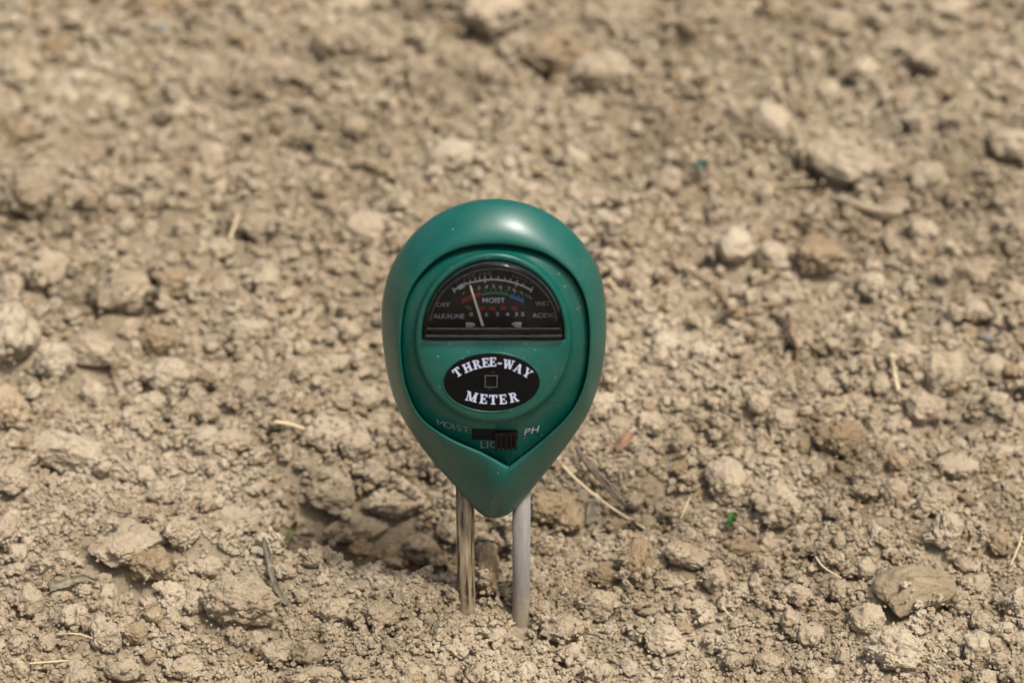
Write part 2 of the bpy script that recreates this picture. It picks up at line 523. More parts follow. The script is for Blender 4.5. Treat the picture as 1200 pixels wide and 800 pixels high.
def put_clod(px, py, wpx, hpx, tone, shape, turn, me, sink=None):
    if sink is None: sink = 0.1 if py < 360 else 0.16
    p = hit(px, py + hpx * 0.18)
    depth = float(np.dot(p - CAM, FW))
    wpx, hpx = wpx * 1.07, hpx * 1.07
    rx = wpx * 0.5 / FPX * depth
    el = R(35)
    rv = hpx * 0.5 / FPX * depth                  # half height as seen
    k = 0.80 if shape == 'flat' else 1.0
    ry = rv * (1.12 if shape == 'flat' else 1.02)
    rz = math.sqrt(max(rv ** 2 - (ry * math.sin(el)) ** 2, (0.35 * rv) ** 2)) / math.cos(el) * k
    if abs(turn) > 20:
        rx *= 1.05
    g = float(hat(p[0], p[1]))
    z = g + rz * (1 - 2 * sink) * 0.9
    o = link("soil_clod", me, None, None)
    o.location = (p[0], p[1], z)
    o.scale = (rx, ry, rz)
    o.rotation_euler = (0, 0, R(turn))
    stamp(p[0], p[1], z, rx * 0.95, ry * 0.95, rz, R(turn))
    TALLY.append([o, px, py, wpx, tone, shape])
    return o


for k, (px, py, wpx, hpx, tone, shape, turn, label) in enumerate(sorted(HERO, key=lambda h: -h[2] * h[3])):
    lod = 6 if (wpx * hpx > 1500 and py > 480) else 5
    v, f = clod_shape(lod, 100 + k, shape)
    if label and label.startswith('cracked'):
        e = v[:, 1] + 0.08 * v[:, 0] + 0.22 + 0.03 * np.sin(v[:, 0] * 17)
        v = v - v * (0.17 * np.exp(-(e / 0.035) ** 2))[:, None]
        e = v[:, 0] - 0.45 + 0.2 * v[:, 1]
        v = v - v * (0.12 * np.exp(-(e / 0.04) ** 2) * (v[:, 1] > -0.2))[:, None]
    me = mesh("soil_clod", v, f)
    me.materials.append(TONES[tone])
    o = put_clod(px, py, wpx, hpx, tone, shape, turn, me, sink=0.02 if label and label.startswith(('shaded', 'tall ochre')) else None)
    if label:
        tag(o, label, "soil clod", "clods lying in the loose soil")

# smaller clods of their own between the named ones: shared shapes, each an object
variants = []
for k in range(16):
    shape = ('round', 'lumpy', 'angular', 'lumpy')[k % 4]
    v, f = clod_shape(5, 700 + k, shape)
    per = {}
    for tone in ('tan', 'pale', 'brown'):
        me = mesh("soil_clod", v, f)
        me.materials.append(TONES[tone])
        me.polygons.foreach_set("use_smooth", np.ones(len(me.polygons), bool))
        per[tone] = me
    variants.append((shape, per))
taken = [(h[0], h[1], max(h[2], h[3]) * 0.5) for h in HERO] + [(546, 705, 16), (611, 735, 16)]
extra = 300 - len(HERO)
n = tries = 0
while n < extra and tries < 20000:
    tries += 1
    px = random.uniform(6, 1194)
    py = 800 - 800 * (random.random() ** 1.5)
    if (px - 578) ** 2 / 140 ** 2 + (py - 400) ** 2 / 200 ** 2 < 1: continue
    dia = (20 + 28 * random.random() ** 2) * (0.72 + 0.34 * py / 800)
    if any((px - a) ** 2 + (py - b) ** 2 < (c + dia * 0.5) ** 2 for a, b, c in taken): continue
    taken.append((px, py, dia * 0.5))
    shape, per = random.choice(variants)
    tone = random.choices(('tan', 'pale', 'brown'), (6, 2, 2))[0]
    o = put_clod(px, py, dia, dia * random.uniform(0.78, 1.05), tone, shape, 0, per[tone], sink=random.uniform(0.08, 0.3))
    o.rotation_euler = (random.uniform(-.4, .4), random.uniform(-.4, .4), random.uniform(0, 6.28))
    n += 1

# a label for every clod that has none yet: size, form and tone, then where it lies
pools = {}
for t_ in TALLY:
    o, px, py, wpx, tone, shape = t_
    if "label" in o: continue
    best = min(LANDMARK, key=lambda l: (l[1] - px) ** 2 + 1.8 * (l[2] - py) ** 2)
    dx, dy = px - best[1], (py - best[2]) * 1.5
    where = ("right of" if dx > 0 else "left of") if abs(dx) > abs(dy) else ("in front of" if dy > 0 else "behind")
    size = "small" if wpx < 22 else "mid-sized" if wpx < 36 else "large"
    form = {'round': 'rounded', 'angular': 'angular', 'flat': 'flat', 'lumpy': 'lumpy', 'smooth': 'smooth'}[shape]
    tn = {'tan': 'tan', 'pale': 'pale', 'brown': 'brown', 'damp': 'damp', 'ochre': 'ochre'}[tone]
    pools.setdefault((size, form, tn, where, best[0].replace("the pale clod left of the meter's head", "the big pale clod by the meter").replace("the large rounded clod left of the meter", "the large clod behind the hollow")), []).append((dx * dx + dy * dy, o))
ORD = ["nearest", "second nearest", "third nearest", "fourth nearest", "fifth nearest", "sixth nearest", "seventh nearest"]
for (size, form, tn, where, name), lst in pools.items():
    lst.sort(key=lambda q: q[0])
    for k, (_, o) in enumerate(lst):
        s = f"{size} {form} {tn} clod {where} {name}"
        if len(lst) > 1: s = f"{ORD[min(k, 6)]} {s}"
        tag(o, s, "soil clod", "clods lying in the loose soil")

# ------------------------------------------------------------------ crumbs: loose aggregates nobody could count
pts, scl, rots = [], [], []


def scatter(nn, box, r0, r1, keep_on_clod, power=2.0, clump=None, settle=3, stampit=True, gain=1.0, floor=0.28):
    x = rng.uniform(box[0], box[1], nn); y = rng.uniform(box[2], box[3], nn)
    if clump is not None:
        q = fbm(np.stack([x, y, np.full(nn, clump)], 1) * 26, 2)
        kp = rng.random(nn) < np.clip(0.68 + gain * q, floor, 1)
        x, y = x[kp], y[kp]
    nn = len(x)
    r = r0 + (r1 - r0) * rng.random(nn) ** power
    z = hat(x, y)
    for _ in range(settle):
        x2 = x + rng.normal(0, 1, nn) * r * 1.1; y2 = y + rng.normal(0, 1, nn) * r * 1.1
        z2 = hat(x2, y2)
        m = z2 < z
        x = np.where(m, x2, x); y = np.where(m, y2, y); z = np.where(m, z2, z)
    ix = np.clip(((x - X0) / RES).astype(int), 0, len(gx) - 1); iy = np.clip(((y - Y0) / RES).astype(int), 0, len(gy) - 1)
    ok = ~onclod[iy, ix] | (rng.random(nn) < keep_on_clod)
    x, y, z, r = x[ok], y[ok], z[ok], r[ok]
    nn = len(x)
    s = np.stack([r * rng.uniform(0.85, 1.25, nn), r * rng.uniform(0.8, 1.15, nn), r * rng.uniform(0.65, 1.0, nn)], 1)
    zc = z + s[:, 2] * rng.uniform(0.25, 0.75, nn)
    pts.append(np.stack([x, y, zc], 1)); scl.append(s)
    rots.append(np.stack([rng.uniform(-.5, .5, nn), rng.uniform(-.5, .5, nn), rng.uniform(0, 6.28, nn)], 1))
    if stampit == 'disc':
        for a, b, c, q in zip(x, y, zc, s):
            k = onclod
            stamp_soft(a, b, c, q[0], q[2])
    elif stampit:
        ix = np.clip(((x - X0) / RES).astype(int), 0, len(gx) - 1); iy = np.clip(((y - Y0) / RES).astype(int), 0, len(gy) - 1)
        np.maximum.at(H, (iy, ix), zc + s[:, 2] * 0.6)


def stamp_soft(x, y, z, r, rz):
    i0, i1 = max(int((x - r - X0) / RES), 0), min(int((x + r - X0) / RES) + 2, len(gx))
    j0, j1 = max(int((y - r - Y0) / RES), 0), min(int((y + r - Y0) / RES) + 2, len(gy))
    if i0 >= i1 or j0 >= j1: return
    q = 1 - ((GX[j0:j1, i0:i1] - x) ** 2 + (GY[j0:j1, i0:i1] - y) ** 2) / (r * r)
    H[j0:j1, i0:i1] = np.maximum(H[j0:j1, i0:i1], np.where(q > 0, z + rz * np.sqrt(np.clip(q, 0, 1)) * 0.9, -1))


VIEW = (-0.27, 0.27, -0.07, 0.50)
WIDE = (-0.43, 0.43, -0.17, 0.77)
scatter(1300, WIDE, 0.0024, 0.0050, 0.0, 2.5, settle=0, stampit='disc')
scatter(5200, VIEW, 0.0018, 0.0034, 0.0, 1.5, clump=4.0, gain=2.4, floor=0.06, settle=0, stampit='disc')
scatter(3800, (-0.30, 0.30, 0.08, 0.52), 0.0022, 0.0040, 0.0, 1.7, clump=31.0, gain=1.6, floor=0.1, settle=0, stampit='disc')
scatter(20000, VIEW, 0.0010, 0.0020, 0.02, 1.5, clump=14.0, gain=1.6, floor=0.15, settle=1, stampit='disc')
scatter(9000, WIDE, 0.0011, 0.0022, 0.02, 1.6, settle=1, stampit='disc')
scatter(900, (-0.055, 0.0, 0.025, 0.085), 0.0008, 0.0030, 0.1, 1.6, settle=0, stampit='disc')
scatter(1300, (-0.028, 0.028, -0.02, 0.03), 0.0006, 0.0015, 0.1, 1.4, settle=0, stampit='disc')
scatter(34000, VIEW, 0.0006, 0.0012, 0.03, 1.4, clump=9.0, settle=2)
scatter(14000, WIDE, 0.0007, 0.0013, 0.03, 1.4)
scatter(46000, (-0.17, 0.17, -0.055, 0.13), 0.00030, 0.00068, 0.06, 1.4, clump=21.0, settle=1, stampit=False)
pts = np.concatenate(pts); scl = np.concatenate(scl); rots = np.concatenate(rots)
# nothing sits inside the probes
far = ((np.hypot(pts[:, 0] + 0.0083, pts[:, 1]) > 0.0032) & (np.hypot(pts[:, 0] - 0.0084, pts[:, 1]) > 0.0032)) | (pts[:, 2] < -0.02)
pts, scl, rots = pts[far], scl[far], rots[far]
cme = bpy.data.meshes.new("soil_crumbs")
cme.vertices.add(len(pts)); cme.vertices.foreach_set("co", pts.astype(np.float32).ravel())
for nm, arr in (("size", scl), ("turn", rots)):
    a = cme.attributes.new(nm, 'FLOAT_VECTOR', 'POINT')
    a.data.foreach_set("vector", arr.astype(np.float32).ravel())
a = cme.attributes.new("variant", 'INT', 'POINT')
a.data.foreach_set("value", rng.integers(0, 12, len(pts)).astype(np.int32))
cme.update()
crumbs = bpy.data.objects.new("soil_crumbs", cme)
COL.objects.link(crumbs)
tag(crumbs, "loose tan soil crumbs and grains covering the ground", kind="stuff")
ng = bpy.data.node_groups.new("crumb_pile", 'GeometryNodeTree')
ng.interface.new_socket("Geometry", in_out='INPUT', socket_type='NodeSocketGeometry')
ng.interface.new_socket("Geometry", in_out='OUTPUT', socket_type='NodeSocketGeometry')
L = ng.links.new
gi = ng.nodes.new("NodeGroupInput"); go = ng.nodes.new("NodeGroupOutput")
join = ng.nodes.new("GeometryNodeJoinGeometry")
for k in range(12):
    s = ng.nodes.new("GeometryNodeMeshIcoSphere"); s.inputs["Subdivisions"].default_value = 4; s.inputs["Radius"].default_value = 1.0
    pos = ng.nodes.new("GeometryNodeInputPosition")
    cut = pos.outputs[0]
    cr = np.random.default_rng(400 + k)
    for _ in range(7):
        nv_ = cr.normal(size=3); nv_ /= np.linalg.norm(nv_)
        dp = ng.nodes.new("ShaderNodeVectorMath"); dp.operation = 'DOT_PRODUCT'; L(cut, dp.inputs[0]); dp.inputs[1].default_value = nv_
        mx_ = ng.nodes.new("ShaderNodeMath"); mx_.operation = 'SUBTRACT'; L(dp.outputs["Value"], mx_.inputs[0]); mx_.inputs[1].default_value = cr.uniform(0.5, 0.85)
        m0 = ng.nodes.new("ShaderNodeMath"); m0.operation = 'MAXIMUM'; L(mx_.outputs[0], m0.inputs[0]); m0.inputs[1].default_value = 0.0
        sn = ng.nodes.new("ShaderNodeVectorMath"); sn.operation = 'SCALE'; sn.inputs[0].default_value = nv_; L(m0.outputs[0], sn.inputs["Scale"])
        sb = ng.nodes.new("ShaderNodeVectorMath"); sb.operation = 'SUBTRACT'; L(cut, sb.inputs[0]); L(sn.outputs[0], sb.inputs[1])
        cut = sb.outputs[0]
    ad = ng.nodes.new("ShaderNodeVectorMath"); ad.operation = 'ADD'; L(pos.outputs[0], ad.inputs[0]); ad.inputs[1].default_value = (k * 7.3, k * 3.1, k * 1.7)
    terms = []
    for sc_, am in ((0.75, 1.1), (1.9, 0.55), (5.0, 0.28)):
        t = ng.nodes.new("ShaderNodeTexNoise"); t.inputs["Scale"].default_value = sc_; t.inputs["Detail"].default_value = 1.5
        L(ad.outputs[0], t.inputs["Vector"])
        m = ng.nodes.new("ShaderNodeMath"); m.operation = 'MULTIPLY_ADD'; L(t.outputs[0], m.inputs[0]); m.inputs[1].default_value = am; m.inputs[2].default_value = -am / 2
        terms.append(m.outputs[0])
    vo = ng.nodes.new("ShaderNodeTexVoronoi"); vo.inputs["Scale"].default_value = 1.7 if k % 2 else 2.6
    L(ad.outputs[0], vo.inputs["Vector"])
    m = ng.nodes.new("ShaderNodeMath"); m.operation = 'MULTIPLY_ADD'; L(vo.outputs["Distance"], m.inputs[0]); m.inputs[1].default_value = -0.45; m.inputs[2].default_value = 0.2
    acc = m.outputs[0]
    for q in terms:
        m2 = ng.nodes.new("ShaderNodeMath"); m2.operation = 'ADD'; L(acc, m2.inputs[0]); L(q, m2.inputs[1]); acc = m2.outputs[0]
    sv = ng.nodes.new("ShaderNodeVectorMath"); sv.operation = 'SCALE'; L(cut, sv.inputs[0]); L(acc, sv.inputs["Scale"])
    spc = ng.nodes.new("GeometryNodeSetPosition"); L(s.outputs["Mesh"], spc.inputs["Geometry"])
    tot = ng.nodes.new("ShaderNodeVectorMath"); tot.operation = 'ADD'; L(cut, tot.inputs[0]); L(sv.outputs[0], tot.inputs[1])
    sp = spc; L(tot.outputs[0], sp.inputs["Position"])
    ss = ng.nodes.new("GeometryNodeSetShadeSmooth"); L(sp.outputs[0], ss.inputs["Geometry"])
    sm = ng.nodes.new("GeometryNodeSetMaterial"); L(ss.outputs[0], sm.inputs["Geometry"]); sm.inputs["Material"].default_value = M_BROWN if k == 5 else M_PALE if k == 8 else M_TAN
    ti = ng.nodes.new("GeometryNodeGeometryToInstance"); L(sm.outputs[0], ti.inputs[0])
    L(ti.outputs[0], join.inputs[0])


def named(nm, ty):
    a = ng.nodes.new("GeometryNodeInputNamedAttribute"); a.data_type = ty; a.inputs["Name"].default_value = nm
    return a.outputs["Attribute"]


iop = ng.nodes.new("GeometryNodeInstanceOnPoints")
L(gi.outputs[0], iop.inputs["Points"]); L(join.outputs[0], iop.inputs["Instance"])
iop.inputs["Pick Instance"].default_value = True
L(named("variant", 'INT'), iop.inputs["Instance Index"])
e2r = ng.nodes.new("FunctionNodeEulerToRotation"); L(named("turn", 'FLOAT_VECTOR'), e2r.inputs[0])
L(e2r.outputs[0], iop.inputs["Rotation"])
L(named("size", 'FLOAT_VECTOR'), iop.inputs["Scale"])
L(iop.outputs[0], go.inputs[0])
md = crumbs.modifiers.new("crumb_pile", 'NODES'); md.node_group = ng

# ------------------------------------------------------------------ the meter
LEAN = R(0.0)
MU = np.array([0, math.sin(LEAN), math.cos(LEAN)])
MN = np.array([0, -math.cos(LEAN), math.sin(LEAN)])
meter = empty("soil_meter", (0, 0, 0), (math.pi / 2 - LEAN, 0, 0))
tag(meter, "green teardrop soil meter with black dial standing on two probes in the soil", "soil meter")


def lp(px, py, Z):
    """point of the meter's own plane at height Z seen at a photo pixel, in the meter's axes"""
    d = ray(px, py)
    P = CAM + d * ((Z - np.dot(CAM, MN)) / np.dot(d, MN))
    return np.array([P[0], np.dot(P, MU), Z])


def spline(ctrl, per=14):
    """closed Catmull-Rom through (x, y) or (x, y, 'c') for a corner"""
    n_ = len(ctrl); out = []
    P = [np.array(c[:2], float) for c in ctrl]
    cor = [len(c) > 2 for c in ctrl]
    tan = [np.zeros(2) if cor[i] else (P[(i + 1) % n_] - P[i - 1]) * 0.5 for i in range(n_)]
    for i in range(n_):
        j = (i + 1) % n_
        for k in range(per):
            t = k / per
            h00, h10, h01, h11 = 2 * t**3 - 3 * t**2 + 1, t**3 - 2 * t**2 + t, -2 * t**3 + 3 * t**2, t**3 - t**2
            out.append(h00 * P[i] + h10 * tan[i] + h01 * P[j] + h11 * tan[j])
    return np.array(out)


CEN = np.array([578.0, 380.0])
ANG = np.unique(np.concatenate([np.linspace(0, 2 * math.pi, 241)[:-1], np.linspace(R(76), R(100), 61), [R(83.8)], np.linspace(R(8), R(16), 20), np.linspace(R(164), R(172), 20)]))


def polar(poly, ang=None):
    d = poly - CEN
    a = np.arctan2(d[:, 1], d[:, 0]) % (2 * math.pi)
    r = np.hypot(d[:, 0], d[:, 1])
    o = np.argsort(a)
    a, r = a[o], r[o]
    return np.interp(ANG if ang is None else ang, np.concatenate([a - 2 * math.pi, a, a + 2 * math.pi]), np.concatenate([r, r, r]))


TIPW = 0.36


def shift(a):
    return a + R(9.0) * np.exp(-((a - R(83.8)) / TIPW) ** 2)


def ring(rad):
    return CEN[None] + rad[:, None] * np.stack([np.cos(ANG), np.sin(ANG)], 1)


OUT_SPL = spline([(579 + 131.6 * math.cos(R(q)), 365 - 132 * math.sin(R(q))) for q in range(172, 4, -14)] + [(709.6, 357), (710.5, 392), (708, 420), (702, 449), (690, 482), (672, 511), (650, 540),
                    (622, 575), (602, 597), (590, 605), (576, 607), (565, 603), (555, 594), (536, 572), (511, 545), (490, 518), (471, 488), (459, 458), (452, 427),
                    (448, 398), (447, 370)])
_sa = shift(ANG)
OUT = CEN[None] + polar(OUT_SPL, _sa)[:, None] * np.stack([np.cos(_sa), np.sin(_sa)], 1)
GRV = polar(spline([(580, 286), (612, 289), (644, 300), (671, 322), (686, 351), (691, 385), (690, 420), (684, 452), (668, 484), (636, 516), (596, 547, 'c'), (566, 531),
                    (526, 513), (494, 490), (477, 458), (470, 420), (470, 383), (476, 351), (491, 324), (516, 301), (547, 289)]))
PLT = polar(np.array([(578 + 91 * math.cos(t), 395 + 99 * math.sin(t)) for t in np.linspace(0, 6.2832, 200)]))
_d = [(496 + 165 * t, 398) for t in np.linspace(0, 1, 30)]
_d += [(578 + 82.5 * math.cos(t), 389 - 84 * math.sin(t)) for t in np.linspace(0, math.pi, 90)]
DWIN = polar(np.array(_d))


def local_ring(rad, Z):
    P = ring(rad) if np.ndim(rad) == 1 else rad
    return np.array([lp(p[0], p[1], z) for p, z in zip(P, np.broadcast_to(Z, len(P)))])


def inset(P, d):
    q = P - CEN[None]
    return CEN[None] + q * (1 - d / np.linalg.norm(q, axis=1))[:, None]


def loft(rings, cap_first=False, cap_last=False):
    m = len(ANG)
    v = np.concatenate(rings)
    f = []
    for k in range(len(rings) - 1):
        a, b = k * m, (k + 1) * m
        for i in range(m):
            j = (i + 1) % m
            f.append((a + i, b + i, b + j, a + j))
    if cap_first: f.append(tuple(range(m)))
    if cap_last: f.append(tuple(range((len(rings) - 1) * m, len(rings) * m))[::-1])
    return v, f


def fix(me):
    bm = bmesh.new(); bm.from_mesh(me)
    bmesh.ops.recalc_face_normals(bm, faces=bm.faces)
    bm.to_mesh(me); bm.free()
    return me


# green moulded plastic with dust specks
M_GREEN, t_, b_ = new_mat("green_plastic")
tc = N(t_, "ShaderNodeTexCoord")
n1 = N(t_, "ShaderNodeTexNoise", Scale=60.0, Detail=4.0); t_.links.new(tc.outputs["Object"], n1.inputs["Vector"])
base = ramp(t_, n1.outputs[0], [(0.3, (0.0010, 0.072, 0.055)), (0.7, (0.0014, 0.083, 0.064))])
vo = N(t_, "ShaderNodeTexVoronoi", Scale=420.0); t_.links.new(tc.outputs["Object"], vo.inputs["Vector"])
sp = N(t_, "ShaderNodeTexNoise", Scale=150.0, Detail=2.0); t_.links.new(tc.outputs["Object"], sp.inputs["Vector"])
lt = N(t_, "ShaderNodeMath", operation='LESS_THAN'); t_.links.new(vo.outputs["Distance"], lt.inputs[0]); lt.inputs[1].default_value = 0.11
gt = N(t_, "ShaderNodeMath", operation='GREATER_THAN'); t_.links.new(sp.outputs[0], gt.inputs[0]); gt.inputs[1].default_value = 0.53
mu = N(t_, "ShaderNodeMath", operation='MULTIPLY'); t_.links.new(lt.outputs[0], mu.inputs[0]); t_.links.new(gt.outputs[0], mu.inputs[1])
mu2 = N(t_, "ShaderNodeMath", operation='MULTIPLY'); t_.links.new(mu.outputs[0], mu2.inputs[0]); mu2.inputs[1].default_value = 0.55
mx = N(t_, "ShaderNodeMix", data_type='RGBA'); t_.links.new(mu2.outputs[0], mx.inputs[0]); t_.links.new(base, mx.inputs[6]); mx.inputs[7].default_value = (0.32, 0.28, 0.2, 1)
fn = N(t_, "ShaderNodeTexNoise", Scale=130.0, Detail=6.0, Roughness=0.7); t_.links.new(tc.outputs["Object"], fn.inputs["Vector"])
fm = N(t_, "ShaderNodeMapRange"); t_.links.new(fn.outputs[0], fm.inputs["Value"])
for q_, w_ in (("From Min", 0.42), ("From Max", 0.75), ("To Min", 0.0), ("To Max", 0.055)): fm.inputs[q_].default_value = w_
mf = N(t_, "ShaderNodeMix", data_type='RGBA'); t_.links.new(fm.outputs[0], mf.inputs[0]); t_.links.new(mx.outputs[2], mf.inputs[6]); mf.inputs[7].default_value = (0.32, 0.28, 0.2, 1)
t_.links.new(mf.outputs[2], b_.inputs["Base Color"])
b_.inputs["Roughness"].default_value = 0.34
b_.inputs["Specular IOR Level"].default_value = 0.5
nb = N(t_, "ShaderNodeTexNoise", Scale=2500.0, Detail=2.0); t_.links.new(tc.outputs["Object"], nb.inputs["Vector"])
bp = N(t_, "ShaderNodeBump", Strength=0.12, Distance=0.0002); t_.links.new(nb.outputs[0], bp.inputs["Height"]); t_.links.new(bp.outputs[0], b_.inputs["Normal"])

M_BLACK = plain("black_plastic", (0.0045, 0.0048, 0.0055), 0.3, spec=0.12, vary=0.2, scale=300)
M_DIAL = plain("matt_black_dial", (0.008, 0.008, 0.009), 0.6, spec=0.25, vary=0.15)
M_SLOT = plain("slot_black", (0.004, 0.004, 0.004), 0.6, spec=0.2)
M_KNOB = plain("dark_switch_plastic", (0.0065, 0.0045, 0.0045), 0.45, spec=0.15, vary=0.2)
M_PRINT = plain("pale_blue_print", (0.50, 0.55, 0.72), 0.6, vary=0.06, scale=900)
M_DPRINT = plain("lilac_grey_print", (0.36, 0.36, 0.43), 0.7, vary=0.08)
M_DIM = plain("faded_grey_print", (0.24, 0.24, 0.25), 0.7, vary=0.1)
M_OLIVE = plain("faded_olive_print", (0.15, 0.14, 0.105), 0.7, vary=0.1)
M_RED = plain("red_print", (0.13, 0.012, 0.013), 0.7, vary=0.25, scale=1500)
M_GRN = plain("green_print", (0.013, 0.105, 0.04), 0.7, vary=0.2, scale=1500)
M_BLU = plain("blue_print", (0.018, 0.065, 0.17), 0.7, vary=0.2, scale=1500)
M_MOULD = plain("raised_grey_lettering", (0.17, 0.19, 0.18), 0.6, vary=0.15)
M_MOULD2 = plain("raised_pale_lettering", (0.36, 0.38, 0.38), 0.6, vary=0.15)
M_NEEDLE = plain("white_needle", (0.72, 0.71, 0.64), 0.5, vary=0.04)
M_CHROME = plain("bright_metal_tab", (0.55, 0.55, 0.58), 0.4, metal=0.0, vary=0.05)
M_GLASS, t_, b_ = new_mat("clear_dial_cover")
t_.nodes.remove(b_)
tr = N(t_, "ShaderNodeBsdfTransparent"); tr.inputs[0].default_value = (0.93, 0.95, 0.95, 1)
gl = N(t_, "ShaderNodeBsdfGlossy"); gl.inputs["Roughness"].default_value = 0.06
fr = N(t_, "ShaderNodeFresnel", IOR=1.33)
ms = N(t_, "ShaderNodeMixShader")
t_.links.new(fr.outputs[0], ms.inputs[0]); t_.links.new(tr.outputs[0], ms.inputs[1]); t_.links.new(gl.outputs[0], ms.inputs[2])
t_.links.new(ms.outputs[0], t_.nodes["Material Output"].inputs[0])

# housing: back shell, outer edge and the sloping front rim down into the groove
o0 = local_ring(OUT, 0.0)
c0 = lp(578, 390, 0.0)


def shrink(k, Z):
    q = c0[None] + (o0 - c0[None]) * k
    q = q.copy(); q[:, 2] = Z
    return q


rings = [shrink(0.58, -0.0165), shrink(0.69, -0.0155), shrink(0.78, -0.0120), shrink(0.875, -0.0070), shrink(0.945, -0.0030), local_ring(OUT, -0.0006), local_ring(inset(OUT, 0.7), 0.0008)]
for k, Z in ((0.05, 0.0020), (0.14, 0.0034), (0.30, 0.0055), (0.5, 0.0077), (0.70, 0.0096), (0.86, 0.0107), (0.95, 0.0111), (0.985, 0.0110), (1.0, 0.0106)):
    rings.append(local_ring(OUT * (1 - k) + ring(GRV) * k, Z + 0.0022 * np.exp(-((ANG - R(83.8)) / R(6.0)) ** 2) * math.sin(math.pi * k)))
CROWN = np.clip(-np.sin(ANG), 0, 1) ** 1.3
LOW = 0.0022 * np.clip(np.sin(ANG), 0, 1) ** 2
rings += [local_ring(GRV - 0.8, 0.0099 - 0.0010 * CROWN), local_ring(GRV - 1.1, 0.0080 - 0.0012 * CROWN - LOW)]
v, f = loft(rings, cap_first=True)
housing = link("housing", fix(mesh("housing", v, f)), M_GREEN, meter)

# face panel inside the groove: skirt, raised plateau, opening for the dial
SK = 0.0
rings = [local_ring(GRV - 1.0, 0.0070 - LOW), local_ring(GRV - 1.8 - 1.6 * CROWN, 0.0090 - 0.0006 * CROWN - LOW), local_ring(GRV - 4.0 - 1.6 * CROWN, 0.0094 - 0.0004 * CROWN - LOW)]
g6 = GRV - 4.0 - 1.6 * CROWN
for k, Z in ((0.25, 0.0098), (0.5, 0.0103), (0.75, 0.0109), (0.9, 0.0114)):
    rings.append(local_ring(g6 * (1 - k) + PLT * k, Z - LOW * (1 - k)))
rings += [local_ring(PLT, 0.0125), local_ring(PLT - 1.2, 0.0132), local_ring(PLT - 2.8, 0.0135), local_ring(PLT - 4.2, 0.0136),
          local_ring(DWIN + 1.6, 0.0136), local_ring(DWIN + 0.4, 0.0134), local_ring(DWIN, 0.0130), local_ring(DWIN, 0.0095)]
v, f = loft(rings)
pm = fix(mesh("face_panel", v, f))
panel = link("face_panel", pm, M_GREEN, meter)
pbvh = BVHTree.FromPolygons([Vector(q) for q in v], f)
CAML = Vector((CAM[0], float(np.dot(CAM, MU)), float(np.dot(CAM, MN))))


def onface(px, py, eps):
    d = ray(px, py)
    dl = Vector((d[0], float(np.dot(d, MU)), float(np.dot(d, MN)))).normalized()
    h = pbvh.ray_cast(CAML, dl)
    if h[0] is None: return lp(px, py, 0.0105)
    nrm = h[1] if h[1].dot(dl) < 0 else -h[1]
    return np.array(h[0] + nrm * eps)


def onplane(Z):
    return lambda px, py, eps=0: lp(px, py, Z + eps)


class Print:
    """flat print: polygons given in photo pixels, laid on a surface of the meter"""

    def __init__(self, place): self.v, self.f, self.place, self.n = [], [], place, 0

    def poly(self, pts, eps=0.0):
        b = len(self.v)
        self.v += [self.place(x, y, eps) for x, y in pts]
        self.f.append(tuple(range(b, b + len(pts))))

    def strip(self, path, wd):
        P = [np.array(p, float) for p in path]
        L_, R_ = [], []
        for i, p in enumerate(P):
            t = P[min(i + 1, len(P) - 1)] - P[max(i - 1, 0)]
            t /= np.linalg.norm(t)
            nn = np.array([-t[1], t[0]]) * wd / 2
            L_.append(p + nn); R_.append(p - nn)
        for i in range(len(P) - 1):
            self.poly([L_[i], L_[i + 1], R_[i + 1], R_[i]])

    def text(self, s, cx, cy, cap, rot=0.0, wide=1.0, bold=0.0, eps=0.0):
        cu = bpy.data.curves.new("lettering", 'FONT')
        cu.body = s; cu.align_x = 'CENTER'; cu.size = 1.0; cu.offset = bold; cu.resolution_u = 3
        ob = bpy.data.objects.new("lettering", cu)
        me = bpy.data.meshes.new_from_object(ob)
        k = cap / 0.70
        c, s_ = math.cos(R(rot)), math.sin(R(rot))
        b = len(self.v)
        xs = [q.co.x for q in me.vertices]
        mid = (min(xs) + max(xs)) / 2 if xs else 0
        for q in me.vertices:
            x, y = (q.co.x - mid) * k * wide, (q.co.y - 0.35) * k
            self.v.append(self.place(cx + x * c + y * s_, cy + x * s_ * -1 * -1 * -1 - y * c, eps))
        for p in me.polygons: self.f.append(tuple(b + i for i in p.vertices))
        bpy.data.objects.remove(ob); bpy.data.curves.remove(cu); bpy.data.meshes.remove(me)

    def build(self, name, mat, parent):
        me = mesh(name, self.v, self.f)
        # faces look at the viewer
        o = link(name, me, mat, parent, smooth=False)
        bm = bmesh.new(); bm.from_mesh(me)
        for fc in bm.faces:
            fc.normal_update()
            if fc.normal.z < 0: fc.normal_flip()
        bm.to_mesh(me); bm.free()
        return o


